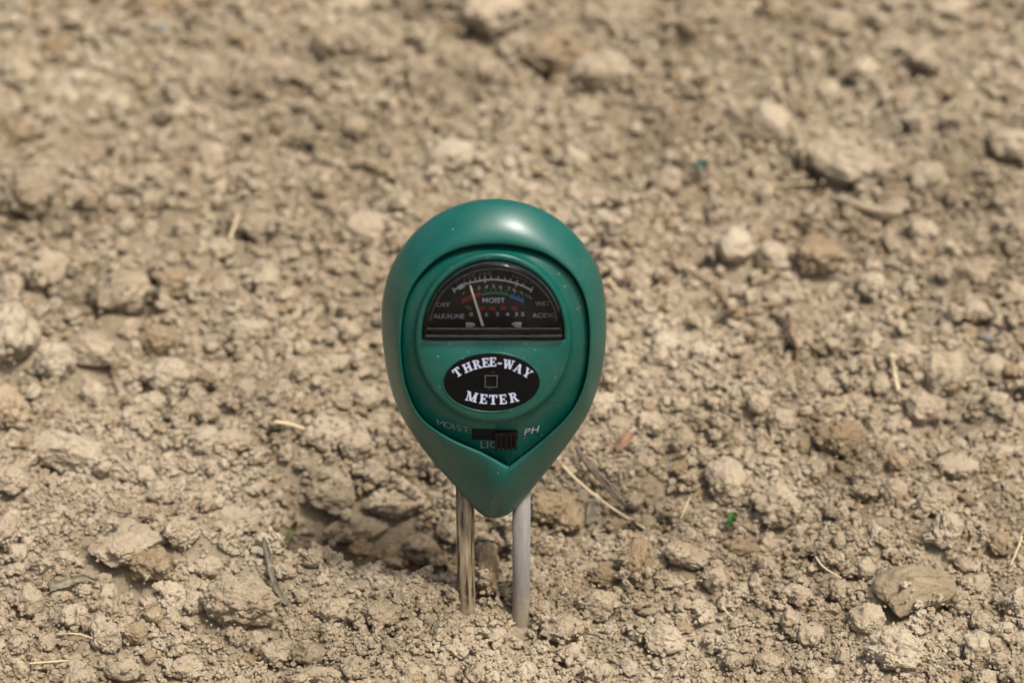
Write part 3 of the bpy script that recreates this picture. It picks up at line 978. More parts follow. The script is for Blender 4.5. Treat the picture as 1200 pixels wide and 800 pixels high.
# dial
dz = 0.0100
v = np.concatenate([local_ring(DWIN + 1.5, dz), [lp(CEN[0], CEN[1], dz)]])
m_ = len(ANG)
dial = link("dial_face", fix(mesh("dial_face", v, [(i, (i + 1) % m_, m_) for i in range(m_)])), M_DIAL, meter, smooth=False)
zp = onplane(dz + 0.0001)
arc = [(531.7, 340), (541.7, 334.3), (551.7, 331), (568, 328), (580, 327.4), (593, 329), (605, 332), (615, 336), (623.5, 340.5)]
ap = spline(arc + [(600, 420)], 8)[:8 * 8 + 1]
pr = Print(zp); pr.strip(arc, 1.9)
pr.strip([(536.5, 338.5), (545, 333.5)], 5.0) if False else None
pr.build("scale_arc", M_DPRINT, dial)
pr = Print(onplane(dz + 0.00016))
for x, y, a, l in ((531.5, 340, 60, 7), (545, 331.5, 68, 4), (551, 329.5, 72, 4), (557, 327.5, 76, 4), (562, 326.5, 80, 4), (568.3, 327.5, 84, 8), (575.5, 325.6, 90, 4), (584, 325.8, 92, 4),
                   (591.5, 327, 98, 4), (598, 328.5, 102, 4), (605.5, 332, 106, 8), (613, 333.5, 112, 4), (623, 339.5, 118, 7)):
    c, s_ = math.cos(R(a)) * l / 2, math.sin(R(a)) * l / 2
    pr.strip([(x - c, y - s_), (x + c, y + s_)], 1.2)
pr.strip([(536.8, 337.6), (543.5, 333.8)], 5.2)
pr.build("scale_marking", M_DPRINT, dial)
pr = Print(zp)
for s_, x, y, a in (("0", 536, 329, 25), ("2", 544.5, 325.2, 17), ("0", 549.7, 323.6, 15), ("0", 555, 322.2, 12), ("5", 562.5, 321, 6), ("0", 568.2, 320.5, 4), ("0", 574, 320.3, 2),
                    ("1", 601, 323, -14), ("0", 606, 324.5, -18), ("0", 611, 326.5, -20), ("0", 616, 328.7, -22), ("+", 622, 331.5, -25)):
    pr.text(s_, x, y, 4.2, a, 1.35)
pr.build("light_scale_lettering", M_OLIVE, dial)
pr = Print(zp)
for s_, x, y, a in (("1", 543.3, 343, 25), ("2", 552.5, 339.7, 18), ("3", 561.2, 337.5, 10), ("4", 570, 336, 5), ("5", 578.4, 335.4, 0), ("6", 586.6, 336, -4), ("7", 596.7, 338, -12), ("8", 602.8, 340, -16),
                    ("9", 611.5, 343.5, -22), ("1", 617, 346.2, -26), ("0", 621.2, 348.4, -28)):
    pr.text(s_, x, y, 4.3, a, 1.35, 0.004)
pr.text("DRY", 519.6, 356.8, 5.2, 0, 1.08, 0.004); pr.text("WET", 636, 355.7, 5.2, 0, 1.1, 0.0); pr.text("ACIDIC", 637.5, 369.3, 5.2, 0, 1.1, 0.0)
pr.build("dial_lettering", M_DIM, dial)
pr = Print(zp)
pr.text("MOIST", 578.6, 351.8, 5.6, 0, 1.16, 0.002); pr.text("ALKALINE", 526, 370.3, 5.4, 0, 1.05, 0.006)
for s_, x in (("8", 552.2), ("7", 562), ("6", 570.2), ("5", 583), ("4", 594.6), ("3", 605), ("5", 612.6)):
    pr.text(s_, x, 368, 4.6, 0, 1.35, 0.006)
pr.build("dial_lettering", M_DPRINT, dial)
pr = Print(zp)
pr.strip([(541, 353.5), (548, 350), (556, 346.5), (563.5, 344)], 5)
for x in (565, 577, 590, 603): pr.strip([(x - 3.6, 361.3), (x + 3.6, 361.3)], 4.4)
pr.build("red_zone_marking", M_RED, dial)
pr = Print(zp)
pr.strip([(565, 345), (572, 343.6), (580, 343.1), (588, 343.7), (595.8, 345.2)], 2.2)
pr.strip([(546.3, 358.5), (552.5, 362.6)], 3.4)
for x, y in ((569, 342), (575, 341.2), (581, 340.8), (587, 341.4), (593, 342.6)): pr.strip([(x, y), (x, y - 2.6)], 1.3)
pr.build("green_zone_marking", M_GRN, dial)
pr = Print(zp)
pr.strip([(597, 346.5), (603, 348.6), (609, 351), (614, 353.4)], 3.4)
for x, y in ((602, 346), (608, 348.4), (612.5, 350.5)): pr.strip([(x, y), (x + 0.8, y - 3)], 1.4)
pr.build("blue_zone_marking", M_BLU, dial)
# pivot bracket tabs and the needle
for pl_ in ([(546, 377.5), (554, 377.5), (557, 379.5), (553, 382.2), (546, 382.2)], [(611, 377.5), (603, 377.5), (599.5, 378.5), (605, 382.6), (611, 382.6)]):
    a_ = [lp(x, y, dz + 0.0004) for x, y in pl_]; b_2 = [q + np.array([0, 0, 0.0005]) for q in a_]
    n_ = len(a_)
    link("bracket_tab", fix(mesh("bracket_tab", a_ + b_2, [tuple(range(n_)), tuple(range(n_, 2 * n_))] + [(i, (i + 1) % n_, n_ + (i + 1) % n_, n_ + i) for i in range(n_)])), M_CHROME, dial, smooth=False)
nv = []
for Z in (dz + 0.0012, dz + 0.0016):
    nv += [lp(x, y, Z) for x, y in ((550.2, 334.5), (551.8, 334.0), (567.4, 381.6), (564.6, 382.6))]
link("needle", fix(mesh("needle", nv, [(0, 1, 2, 3), (4, 5, 6, 7), (0, 1, 5, 4), (1, 2, 6, 5), (2, 3, 7, 6), (3, 0, 4, 7)])), M_NEEDLE, meter, smooth=False)

# clear cover over the dial with bevelled edge, flat strip along its foot
_d2 = [(502 + 153 * t, 384.5) for t in np.linspace(0, 1, 30)]
_d2 += [(578.5 + 77 * math.cos(t), 383 - 71 * math.sin(t)) for t in np.linspace(0, math.pi, 90)]
DW2 = polar(np.array(_d2))
rings = [local_ring(DWIN - 0.5, 0.0128), local_ring(DWIN - 0.7, 0.0142), local_ring(DWIN - 1.6, 0.0147), local_ring(DWIN * 0.4 + DW2 * 0.6, 0.0153), local_ring(DW2, 0.0158), local_ring(DW2 - 2.0, 0.0159)]
v, f = loft(rings)
m_ = len(ANG)
v = np.concatenate([v, [lp(CEN[0], CEN[1], 0.0159)]])
f += [((len(rings) - 1) * m_ + i, (len(rings) - 1) * m_ + (i + 1) % m_, len(v) - 1) for i in range(m_)]
cover = link("dial_cover", fix(mesh("dial_cover", v, f)), M_GLASS, meter)
M_REFL = plain("painted_edge_reflection", (0.045, 0.05, 0.052), 0.25, vary=0.3, scale=500)  # grey beads stand in for light lines reflected along the cover's bevels


def bead(path, wd, Z, name):
    P = Print(onplane(Z)); P.strip(path, wd); top = P.v
    P2 = Print(onplane(Z - 0.0004)); P2.strip(path, wd + 1.4)
    n_ = len(top)
    fs = list(P.f)
    for q in P.f: fs += [(q[0], q[1], q[1] + n_, q[0] + n_), (q[2], q[3], q[3] + n_, q[2] + n_)]
    link(name, fix(mesh(name, list(top) + list(P2.v), fs)), M_REFL, cover, smooth=False)


bead([(578.5 + 74.5 * math.cos(t), 384 - 69 * math.sin(t)) for t in np.linspace(0.12, math.pi - 0.12, 60)], 0.5, 0.01605, "cover_reflection_line")
bead([(578.5 + 80 * math.cos(t), 388 - 80 * math.sin(t)) for t in np.linspace(0.3, math.pi - 0.3, 60)], 0.6, 0.0152, "cover_reflection_line")
bead([(501, 385), (656, 385)], 1.0, 0.01610, "cover_reflection_line")
bead([(498.5, 393.5), (658.5, 393.5)], 1.6, 0.01535, "cover_reflection_line")
v = []
for Z in (dz + 0.0002, 0.0126):
    v += [lp(x, y, Z) for x, y in ((497.5, 397), (659.5, 397), (658, 385.5), (499, 385.5))]
link("dial_sill", fix(mesh("dial_sill", v, [(0, 1, 2, 3), (4, 5, 6, 7), (0, 1, 5, 4), (1, 2, 6, 5), (2, 3, 7, 6), (3, 0, 4, 7)])), M_BLACK, meter, smooth=False)

# oval name plate
OV = np.array([576.0, 447.8])


def oval(rx, ry, Z, n_=72):
    return [lp(OV[0] + rx * math.cos(t), OV[1] + ry * math.sin(t), Z) for t in np.linspace(0, 2 * math.pi, n_ + 1)[:-1]]


def disc(name, rs, mat, parent):
    n_ = 72
    v = sum([oval(*q) for q in rs], [])
    f = []
    for k in range(len(rs) - 1):
        f += [(k * n_ + i, k * n_ + (i + 1) % n_, (k + 1) * n_ + (i + 1) % n_, (k + 1) * n_ + i) for i in range(n_)]
    f.append(tuple(range((len(rs) - 1) * n_, len(rs) * n_)))
    return link(name, fix(mesh(name, v, f)), mat, parent)


# raised green lip round the plate, then the black plate inside it
v = []
for q in ((58.2, 35.6, 0.0135), (57.6, 35.1, 0.01385), (56.6, 34.2, 0.01385), (56.2, 33.8, 0.0136)): v += oval(*q)
f = [(k * 72 + i, k * 72 + (i + 1) % 72, (k + 1) * 72 + (i + 1) % 72, (k + 1) * 72 + i) for k in range(3) for i in range(72)]
plate = disc("name_plate", [(56.1, 33.7, 0.0132), (56.0, 33.6, 0.0137), (55.0, 32.8, 0.0138), (30, 18, 0.01385)], M_BLACK, meter)
link("plate_rim", fix(mesh("plate_rim", v, f)), M_GREEN, plate)


def bar(x0, y0, x1, y1): return [(x0, y0), (x1, y0), (x1, y1), (x0, y1)]


def dg(x0, x1, wd, y0=0.0, y1=1.0): return [(x0 - wd / 2, y0), (x0 + wd / 2, y0), (x1 + wd / 2, y1), (x1 - wd / 2, y1)]


bowl = []
for k in range(6):
    a0, a1 = math.pi / 2 - k * math.pi / 6, math.pi / 2 - (k + 1) * math.pi / 6
    bowl.append([(0.42 + 0.33 * math.cos(a0), 0.735 + 0.265 * math.sin(a0)), (0.42 + 0.33 * math.cos(a1), 0.735 + 0.265 * math.sin(a1)),
                 (0.42 + 0.11 * math.cos(a1), 0.735 + 0.15 * math.sin(a1)), (0.42 + 0.11 * math.cos(a0), 0.735 + 0.15 * math.sin(a0))])
SERIF = {                                       # slab-serif capitals, cap height 1: (width, polygons)
    'T': (0.86, [bar(0, .86, .86, 1), bar(.31, 0.12, .55, .86), bar(.19, 0, .67, .12), bar(0, .66, .11, .86), bar(.75, .66, .86, .86)]),
    'H': (0.98, [bar(.10, .12, .34, .88), bar(.64, .12, .88, .88), bar(.34, .43, .64, .57), bar(0, 0, .43, .12), bar(.55, 0, .98, .12), bar(0, .88, .43, 1), bar(.55, .88, .98, 1)]),
    'R': (0.92, [bar(.10, .12, .34, .88), bar(0, .88, .42, 1), bar(0, 0, .42, .12), bar(.34, .47, .42, .585)] + bowl + [dg(.74, .50, .24, .12, .47), bar(.60, 0, .94, .12)]),
    'E': (0.80, [bar(.10, .12, .34, .88), bar(0, .88, .76, 1), bar(0, 0, .78, .12), bar(.34, .44, .58, .56), bar(.66, .70, .76, .88), bar(.67, .12, .78, .32), bar(.50, .56, .58, .66), bar(.50, .34, .58, .44)]),
    '-': (0.55, [bar(.05, .38, .50, .54)]),
    'W': (1.30, [dg(.40, .22, .24, 0, .9), dg(.42, .62, .12, 0.01, .9), dg(.86, .66, .24, 0, .9), dg(.90, 1.10, .12, 0, .9), bar(0, .89, .40, 1), bar(.48, .89, .80, 1), bar(.94, .89, 1.28, 1)]),
    'A': (1.0, [dg(.16, .47, .12, .11, 1), dg(.76, .49, .25, .11, 1), bar(.28, .30, .66, .41), bar(0, 0, .34, .11), bar(.56, 0, 1.0, .11)]),
    'Y': (0.96, [dg(.44, .20, .24, .42, .9), dg(.50, .78, .13, .42, .9), bar(.36, .11, .60, .46), bar(.24, 0, .72, .11), bar(0, .89, .40, 1), bar(.60, .89, .96, 1)]),
    'M': (1.22, [dg(.15, .17, .10, .11, .92), dg(.58, .27, .24, 0.04, .96), dg(.64, .94, .11, 0.04, .92), bar(.86, .11, 1.10, .9), bar(0, 0, .32, .11), bar(.76, 0, 1.2, .11), bar(0, .9, .36, 1), bar(.86, .9, 1.2, 1)]),
}


def serif(ch, cx, cy, cap, rot, wide=1.0):
    wd, polys = SERIF[ch]
    P_ = Print(onplane(0.01395))
    c, s_ = math.cos(R(rot)), math.sin(R(rot))
    for k, pl_ in enumerate(polys):
        q = []
        for x, y in pl_:
            x, y = (x - wd / 2) * cap * wide, (y - 0.5) * cap
            q.append((cx + x * c - y * s_, cy - (x * s_ + y * c)))
        P_.poly(q, k * 0.000012)
    P_.build("letter", M_PRINT, plate)


for ch, x, y, a in (("T", 245, 192, 36), ("H", 308, 163, 24), ("R", 368, 143, 13), ("E", 422, 132, 6), ("E", 467, 128, 1), ("-", 511, 135, -3), ("W", 566, 143, -10), ("A", 628, 168, -24), ("Y", 684, 197, -36)):
    serif(ch, 490 + x / 5.335, 400 + y / 5.335, 10.6, a, 0.98)
for ch, x, y, a in (("M", 336, 345, -13), ("E", 409, 359, -6), ("T", 469, 363, 0), ("E", 530, 361, 5), ("R", 598, 349, 12)):
    serif(ch, 490 + x / 5.335, 400 + y / 5.335, 11.2, a, 1.0)
# light sensor window: ring and square frame with a darker pane
OV = np.array([575.6, 446.5])
v = []
for q in ((11.6, 11.3, 0.0138), (11.2, 10.9, 0.01412), (9.9, 9.6, 0.01412), (9.5, 9.2, 0.0138)): v += oval(*q)
f = [(k * 72 + i, k * 72 + (i + 1) % 72, (k + 1) * 72 + (i + 1) % 72, (k + 1) * 72 + i) for k in range(3) for i in range(72)]
sensor = link("light_sensor", fix(mesh("light_sensor", v, f)), M_BLACK, meter)
M_EDGE = plain("sensor_edge", (0.075, 0.075, 0.07), 0.35, vary=0.3, scale=1200)
q0 = [(568, 439.2), (583.2, 439.2), (583.2, 454), (568, 454)]
q1 = [(569.2, 440.5), (582, 440.5), (582, 452.8), (569.2, 452.8)]
v = [lp(x, y, 0.01390) for x, y in q0] + [lp(x, y, 0.01432) for x, y in q0] + [lp(x, y, 0.01432) for x, y in q1] + [lp(x, y, 0.01396) for x, y in q1]
link("sensor_frame", fix(mesh("sensor_frame", v, [(k * 4 + i, k * 4 + (i + 1) % 4, (k + 1) * 4 + (i + 1) % 4, (k + 1) * 4 + i) for k in range(3) for i in range(4)])), M_EDGE, sensor, smooth=False)
v = [lp(x, y, 0.01400) for x, y in q1]
link("sensor_pane", fix(mesh("sensor_pane", v, [(0, 1, 2, 3)])), M_BLACK, sensor, smooth=False)

# switch: slot with a ribbed slider and the moulded words round it
OVR = 0


def slab(name, quad, e0, e1, mat, parent, inset=0.4):
    lo = [onface(x, y, e0) for x, y in quad]
    cx_, cy_ = np.mean([q[0] for q in quad]), np.mean([q[1] for q in quad])
    nrm = np.array([0, 0, 1.0])
    hi0 = [q + nrm * (e1 - inset * 0.0002 - e0) for q in lo]
    cen = np.mean(lo, axis=0)
    hi1 = [(q - cen) * 0.94 + cen + nrm * (e1 - e0) for q in lo]
    v = lo + hi0 + hi1
    return link(name, fix(mesh(name, v, [(0, 1, 2, 3), (8, 9, 10, 11)] + [(k * 4 + i, k * 4 + (i + 1) % 4, (k + 1) * 4 + (i + 1) % 4, (k + 1) * 4 + i) for k in range(2) for i in range(4)])), mat, parent, smooth=False)


pr = Print(onface)
for i in range(12):
    for j in range(4):
        q = lambda u, v: (553 + 53.6 * u / 12, 501.8 + 1.4 * u / 12 + (12.3 + 0.6 * u / 12) * v / 4)
        pr.poly([q(i, j), q(i + 1, j), q(i + 1, j + 1), q(i, j + 1)], 0.00016)
slot = pr.build("switch_slot", M_SLOT, meter)
knob = slab("slider_knob", [(580, 505), (605.5, 505.3), (605.5, 521), (580, 520.6)], 0.0001, 0.0016, M_KNOB, meter)
for k in range(5):
    x = 581.2 + k * 5.1
    slab("rib", [(x, 504.8), (x + 2.8, 504.8), (x + 2.8, 521.4), (x, 521.4)], 0.0014, 0.0021, M_KNOB, knob)
pr = Print(onface)
for ch, x, y, a in (("M", 516.5, 494.6, -14), ("O", 525.5, 497.0, -13), ("I", 532, 498.8, -13), ("S", 538, 500.2, -12), ("T", 546, 502, -11)):
    pr.text(ch, x, y, 7.4, a, 1.3, 0.0, 0.00025)
for ch, x, a in (("L", 566.3, 0), ("I", 571.5, 0), ("G", 578.5, 0), ("H", 588, 0), ("T", 596.8, 0)):
    pr.text(ch, x, 519.8, 8.0, a, 1.25, 0.006, 0.00025)
pr.build("moulded_lettering", M_MOULD, panel)
pr = Print(onface)
pr.text("P", 618, 504.6, 8.0, 14, 1.3, 0.006, 0.00025); pr.text("H", 627, 502.4, 8.0, 14, 1.25, 0.006, 0.00025)
pr.build("moulded_lettering", M_MOULD2, panel)

# probes
M_STEEL, t_, b_ = new_mat("dull_aluminium")
tc = N(t_, "ShaderNodeTexCoord"); mp = N(t_, "ShaderNodeMapping"); mp.inputs["Scale"].default_value = (1, 0.12, 1)
t_.links.new(tc.outputs["Object"], mp.inputs["Vector"])
n1 = N(t_, "ShaderNodeTexNoise", Scale=700.0, Detail=5.0, Roughness=0.65); t_.links.new(mp.outputs[0], n1.inputs["Vector"])
t_.links.new(ramp(t_, n1.outputs[0], [(0.3, (0.175, 0.165, 0.148)), (0.7, (0.265, 0.25, 0.227))]), b_.inputs["Base Color"])
b_.inputs["Metallic"].default_value = 0.1; b_.inputs["Roughness"].default_value = 0.6
M_COPPER, t_, b_ = new_mat("tarnished_copper_painted_reflection")
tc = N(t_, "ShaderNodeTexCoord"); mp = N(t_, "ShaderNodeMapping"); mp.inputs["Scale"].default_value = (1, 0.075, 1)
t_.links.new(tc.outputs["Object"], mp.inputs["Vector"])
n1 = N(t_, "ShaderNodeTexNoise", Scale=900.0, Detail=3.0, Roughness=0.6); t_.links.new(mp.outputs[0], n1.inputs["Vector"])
t_.links.new(ramp(t_, n1.outputs[0], [(0.40, (0.022, 0.015, 0.009)), (0.48, (0.15, 0.11, 0.063)), (0.64, (0.31, 0.245, 0.158))]), b_.inputs["Base Color"])  # dark and brown streaks paint reflected soil into the tarnished colour
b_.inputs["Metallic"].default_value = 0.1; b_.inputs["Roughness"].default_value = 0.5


def soil_smears(m):
    """dried soil stuck to the lower part of a probe, in ragged patches"""
    t = m.node_tree; b = t.nodes["Principled BSDF"]
    src = b.inputs["Base Color"].links[0].from_socket
    tc_ = N(t, "ShaderNodeTexCoord"); sx = N(t, "ShaderNodeSeparateXYZ"); t.links.new(tc_.outputs["Object"], sx.inputs[0])
    mr = N(t, "ShaderNodeMapRange"); t.links.new(sx.outputs[1], mr.inputs["Value"])
    for q_, w_ in (("From Min", -0.004), ("From Max", 0.022), ("To Min", 0.26), ("To Max", -0.12)): mr.inputs[q_].default_value = w_
    nz = N(t, "ShaderNodeTexNoise", Scale=480.0, Detail=7.0, Roughness=0.7); t.links.new(tc_.outputs["Object"], nz.inputs["Vector"])
    ad_ = N(t, "ShaderNodeMath", operation='ADD'); t.links.new(mr.outputs[0], ad_.inputs[0]); t.links.new(nz.outputs[0], ad_.inputs[1])
    st = N(t, "ShaderNodeMapRange"); t.links.new(ad_.outputs[0], st.inputs["Value"])
    for q_, w_ in (("From Min", 0.56), ("From Max", 0.72), ("To Min", 0.0), ("To Max", 0.8)): st.inputs[q_].default_value = w_
    mm = N(t, "ShaderNodeMix", data_type='RGBA'); t.links.new(st.outputs[0], mm.inputs[0]); t.links.new(src, mm.inputs[6]); mm.inputs[7].default_value = (0.33, 0.265, 0.178, 1)
    t.links.new(mm.outputs[2], b.inputs["Base Color"])


soil_smears(M_STEEL)
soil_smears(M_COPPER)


def probe(px, mat, label):
    n_ = 40
    Z = -0.003
    x = lp(px, 660, Z)[0]
    r = 0.00268
    top = lp(px, 545, Z)[1]
    v, f = [], []
    ys = [-0.040, -0.034, -0.012, 0.01, top]
    rr = [0.0006, r, r, r, r]
    for y, q in zip(ys, rr):
        for i in range(n_):
            a = 2 * math.pi * i / n_
            v.append((x + q * math.cos(a), y, Z + q * math.sin(a)))
    for k in range(len(ys) - 1):
        f += [(k * n_ + i, k * n_ + (i + 1) % n_, (k + 1) * n_ + (i + 1) % n_, (k + 1) * n_ + i) for i in range(n_)]
    f.append(tuple(range(n_))); f.append(tuple(range((len(ys) - 1) * n_, len(ys) * n_)))
    o = link("probe", fix(mesh("probe", v, f)), mat, meter)
    o["label"] = label
    return o


probe(546, M_COPPER, "tarnished brown probe with painted streaks of reflected soil")
probe(611, M_STEEL, "dull grey metal probe")

# ------------------------------------------------------------------ straws, twigs, leaves
M_STRAW = plain("dry_straw", (0.50, 0.40, 0.22), 0.7, vary=0.2, scale=300)
M_STRAWP = plain("bleached_straw", (0.47, 0.39, 0.25), 0.7, vary=0.15, scale=300)
M_TWIG = plain("dark_twig", (0.105, 0.082, 0.06), 0.8, vary=0.45, scale=500, bump=0.0004)
M_STEM = plain("grey_brown_stem", (0.25, 0.205, 0.13), 0.8, vary=0.3, scale=500, bump=0.0003)
M_STEM2 = plain("weathered_straw", (0.36, 0.29, 0.17), 0.8, vary=0.25, scale=300)
M_ROOT = plain("dry_root", (0.24, 0.165, 0.09), 0.8, vary=0.3, scale=400)
M_LEAFG = plain("dry_grey_leaf", (0.135, 0.125, 0.093), 0.85, spec=0.12, vary=0.5, scale=500, bump=0.0003)
M_LEAFB = plain("withered_leaf", (0.19, 0.17, 0.115), 0.8, spec=0.15, vary=0.4, scale=500, bump=0.0003)
M_RUST = plain("rust_leaf", (0.22, 0.135, 0.08), 0.8, spec=0.15, vary=0.3, scale=400)
M_LEAF = plain("fresh_leaf", (0.045, 0.092, 0.022), 0.7, spec=0.15, vary=0.3, scale=600)
M_OLVL = plain("olive_leaf", (0.15, 0.14, 0.055), 0.6, vary=0.3, scale=500)
M_TEAL = plain("teal_flake", (0.05, 0.12, 0.085), 0.7, vary=0.2)
M_SLATE = plain("slate_chip", (0.17, 0.163, 0.15), 0.85, spec=0.08, vary=0.2)


def lay(pts_, lift):
    """photo pixels -> points resting on the soil; an optional third value is extra height in mm"""
    out = []
    for q in pts_:
        p = hit(q[0], q[1])
        e = (q[2] if len(q) > 2 else 0) * 0.001 + lift
        # towards the camera so that it stays on the same line of sight, resting above the soil
        k = e / max(CAM[2] - p[2], 1e-6)
        out.append(p + (CAM - p) * k)
    return np.array(out)


def smooth_path(P, per=7):
    out = []
    n_ = len(P)
    for i in range(n_ - 1):
        p0, p1, p2, p3 = P[max(i - 1, 0)], P[i], P[i + 1], P[min(i + 2, n_ - 1)]
        for k in range(per):
            t = k / per
            out.append(0.5 * ((2 * p1) + (-p0 + p2) * t + (2 * p0 - 5 * p1 + 4 * p2 - p3) * t * t + (-p0 + 3 * p1 - 3 * p2 + p3) * t ** 3))
    out.append(P[-1])
    return np.array(out)


def tube_data(P, r0, r1, sides=8, knots=0.0):
    v, f = [], []
    n_ = len(P)
    for i in range(n_):
        t = P[min(i + 1, n_ - 1)] - P[max(i - 1, 0)]
        t = t / (np.linalg.norm(t) + 1e-12)
        a = np.cross(t, (0.1, 0.2, 1.0)); a /= np.linalg.norm(a)
        b = np.cross(t, a)
        r = (r0 + (r1 - r0) * i / (n_ - 1)) * (1 + knots * math.sin(i * 1.9) + knots * 0.6 * math.sin(i * 4.3))
        for k in range(sides):
            q = 2 * math.pi * k / sides
            v.append(P[i] + (a * math.cos(q) + b * math.sin(q)) * r)
    for i in range(n_ - 1):
        f += [(i * sides + k, i * sides + (k + 1) % sides, (i + 1) * sides + (k + 1) % sides, (i + 1) * sides + k) for k in range(sides)]
    f += [tuple(range(sides)), tuple(range((n_ - 1) * sides, n_ * sides))]
    return v, f


def recentre(o):
    """put the object's origin at its own base"""
    me = o.data
    c = np.array([v.co[:] for v in me.vertices])
    q = Vector((c[:, 0].mean(), c[:, 1].mean(), c[:, 2].min()))
    me.transform(Matrix.Translation(-q))
    o.location = q
    return o


def stalk(name, label, cat, px, wpx0, wpx1, mat, lift=0.0006, branches=(), knots=0.06, group=None):
    P = smooth_path(lay(px, lift))
    d = float(np.dot(P[len(P) // 2] - CAM, FW))
    v, f = tube_data(P, wpx0 * 0.5 * d / FPX, wpx1 * 0.5 * d / FPX, knots=knots)
    o = recentre(link(name, fix(mesh(name, v, f)), mat))
    tag(o, label, cat, group)
    for bpx, b0, b1 in branches:
        Pb = smooth_path(lay(bpx, lift)) - np.array(o.location)
        v, f = tube_data(Pb, b0 * 0.5 * d / FPX, b1 * 0.5 * d / FPX, knots=knots)
        link("side_branch", fix(mesh("side_branch", v, f)), mat, o)
    return o


def blade(name, label, cat, px, widths, mat, lift=0.0007, curl=0.5, twist=0.0, group=None):
    """a strip of leaf: curved across, with a midrib fold, real thickness"""
    P = smooth_path(lay(px, lift), 6)
    d = float(np.dot(P[len(P) // 2] - CAM, FW))
    n_ = len(P)
    wd = np.interp(np.linspace(0, 1, n_), np.linspace(0, 1, len(widths)), widths) * d / FPX
    v, f = [], []
    M_ = 7
    for side in (0, 1):
        for i in range(n_):
            t = P[min(i + 1, n_ - 1)] - P[max(i - 1, 0)]; t = t / (np.linalg.norm(t) + 1e-12)
            a = np.cross(t, CAM - P[i]); a /= np.linalg.norm(a)
            nn = np.cross(a, t)
            tw = twist * (i / (n_ - 1) - 0.5)
            a2 = a * math.cos(tw) + nn * math.sin(tw); n2 = -a * math.sin(tw) + nn * math.cos(tw)
            for k in range(M_):
                s = k / (M_ - 1) - 0.5
                wv = 1 + 0.16 * math.sin(i * 0.9 + side) + 0.1 * math.sin(i * 2.7 + k)
                h = curl * (abs(s) * 2) ** 1.5 * wd[i] * 0.5 - (0.00018 if side else 0) + 0.06 * wd[i] * math.sin(i * 1.3 + k)
                v.append(P[i] + a2 * s * wd[i] * wv + n2 * h)
    off = n_ * M_
    for i in range(n_ - 1):
        for k in range(M_ - 1):
            q = (i * M_ + k, i * M_ + k + 1, (i + 1) * M_ + k + 1, (i + 1) * M_ + k)
            f.append(q); f.append(tuple(off + x for x in q[::-1]))
        for k in (0, M_ - 1):
            f.append((i * M_ + k, (i + 1) * M_ + k, off + (i + 1) * M_ + k, off + i * M_ + k))
    for i in (0, n_ - 1):
        for k in range(M_ - 1):
            f.append((i * M_ + k, i * M_ + k + 1, off + i * M_ + k + 1, off + i * M_ + k))
    o = recentre(link(name, fix(mesh(name, v, f)), mat))
    return tag(o, label, cat, group)


stalk("straw", "long thin yellow straw bent across the soil right of the grey probe", "straw", [(659, 545, 1), (676, 562, 3), (696, 579, 3), (722, 598, 2), (756, 619, 0.5)], 3.2, 2.2, M_STRAWP)
stalk("twig", "dark forked twig behind the yellow straw, right of the meter", "twig", [(676, 524, 3), (686, 541, 3.6), (708, 566, 3.4), (728, 588, 2.4), (750, 599, 1)], 6.6, 4.0, M_TWIG, knots=0.12,
      branches=[([(690, 543, 3.8), (714, 566, 3.8), (742, 590, 2.6)], 4.2, 2.6), ([(728, 590, 1), (744, 592, 1.2), (752, 600, 0)], 3.4, 2.0)])
stalk("rootlet", "thin brown rootlet joining straw and forked twig", "rootlet", [(672, 555, 0.5), (684, 553, 1), (694, 548, 0.6)], 1.4, 1.0, M_TWIG)
blade("leaf_strip", "drab green leaf strip hanging in the dent below the yellow straw", "leaf", [(694, 584, 0.6), (693, 598, 0.8), (690, 615, 0.4)], [8, 11, 6], M_LEAFG)
blade("leaf_strip", "thin grey-green leaf sliver left of the drab leaf strip", "leaf", [(679, 568, 0.6), (678, 580, 0.4)], [3, 4, 3], M_LEAFG)
blade("leaf_strip", "long grey withered leaf strip lying upright on the ridge", "leaf", [(309, 629, 0.8), (313, 642, 1.2), (316, 658, 1.2), (319, 676, 1.2), (326, 693, 1.0), (335, 708, 0.4)], [3, 5.5, 6.5, 6, 7.5, 7], M_LEAFG, curl=0.8, twist=1.2)
blade("leaf_strip", "twisted pale brown leaf strip below the flat-topped pale clod", "leaf", [(58, 688, 0.6), (72, 684, 1.2), (88, 678, 1.6), (101, 676, 1.2), (113, 681, 0.3)], [13, 12, 9, 6, 4], M_LEAFB, curl=0.9, twist=-0.8)
blade("leaf", "olive yellow withered leaf poking up behind the grey leaf strip", "leaf", [(331, 637, 1), (340, 625, 3), (348, 610, 5)], [5, 9, 3], M_OLVL)
blade("leaf", "small curled rust-brown leaf right of the meter", "leaf", [(722, 527, 0.6), (731, 518, 1.6), (738, 507, 2.2)], [6, 13, 9], M_RUST, curl=1.0)
blade("leaf_scrap", "bright green leaf scrap under the tall rounded clod", "leaf", [(857.5, 600, 1.2), (858, 608, 1.2), (857, 617, 0.6)], [10, 11, 9], M_LEAF, curl=0.9)
stalk("straw", "short pale straw piece standing on the soil right of the meter", "straw", [(1044, 415, 3), (1048, 436, 1.5), (1053, 458, 0.3)], 6.0, 5.0, M_STRAWP)
stalk("straw", "small upright straw in the blurred soil upper left", "straw", [(280, 249, 5), (275, 264, 2.5), (269, 280, 0.3)], 4.6, 4.0, M_STRAWP)
stalk("straw", "yellow straw lying beside the finger-shaped clod", "straw", [(895, 218, 0.5), (915, 217, 1), (950, 214, 0.8)], 4, 3, M_STEM2)
stalk("dry_stalk", "pale dry stalk bent down onto the finger-shaped clod", "stalk", [(921, 130, 8), (930, 150, 7), (938, 168, 5), (941, 195, 2)], 5, 4, M_STEM2)
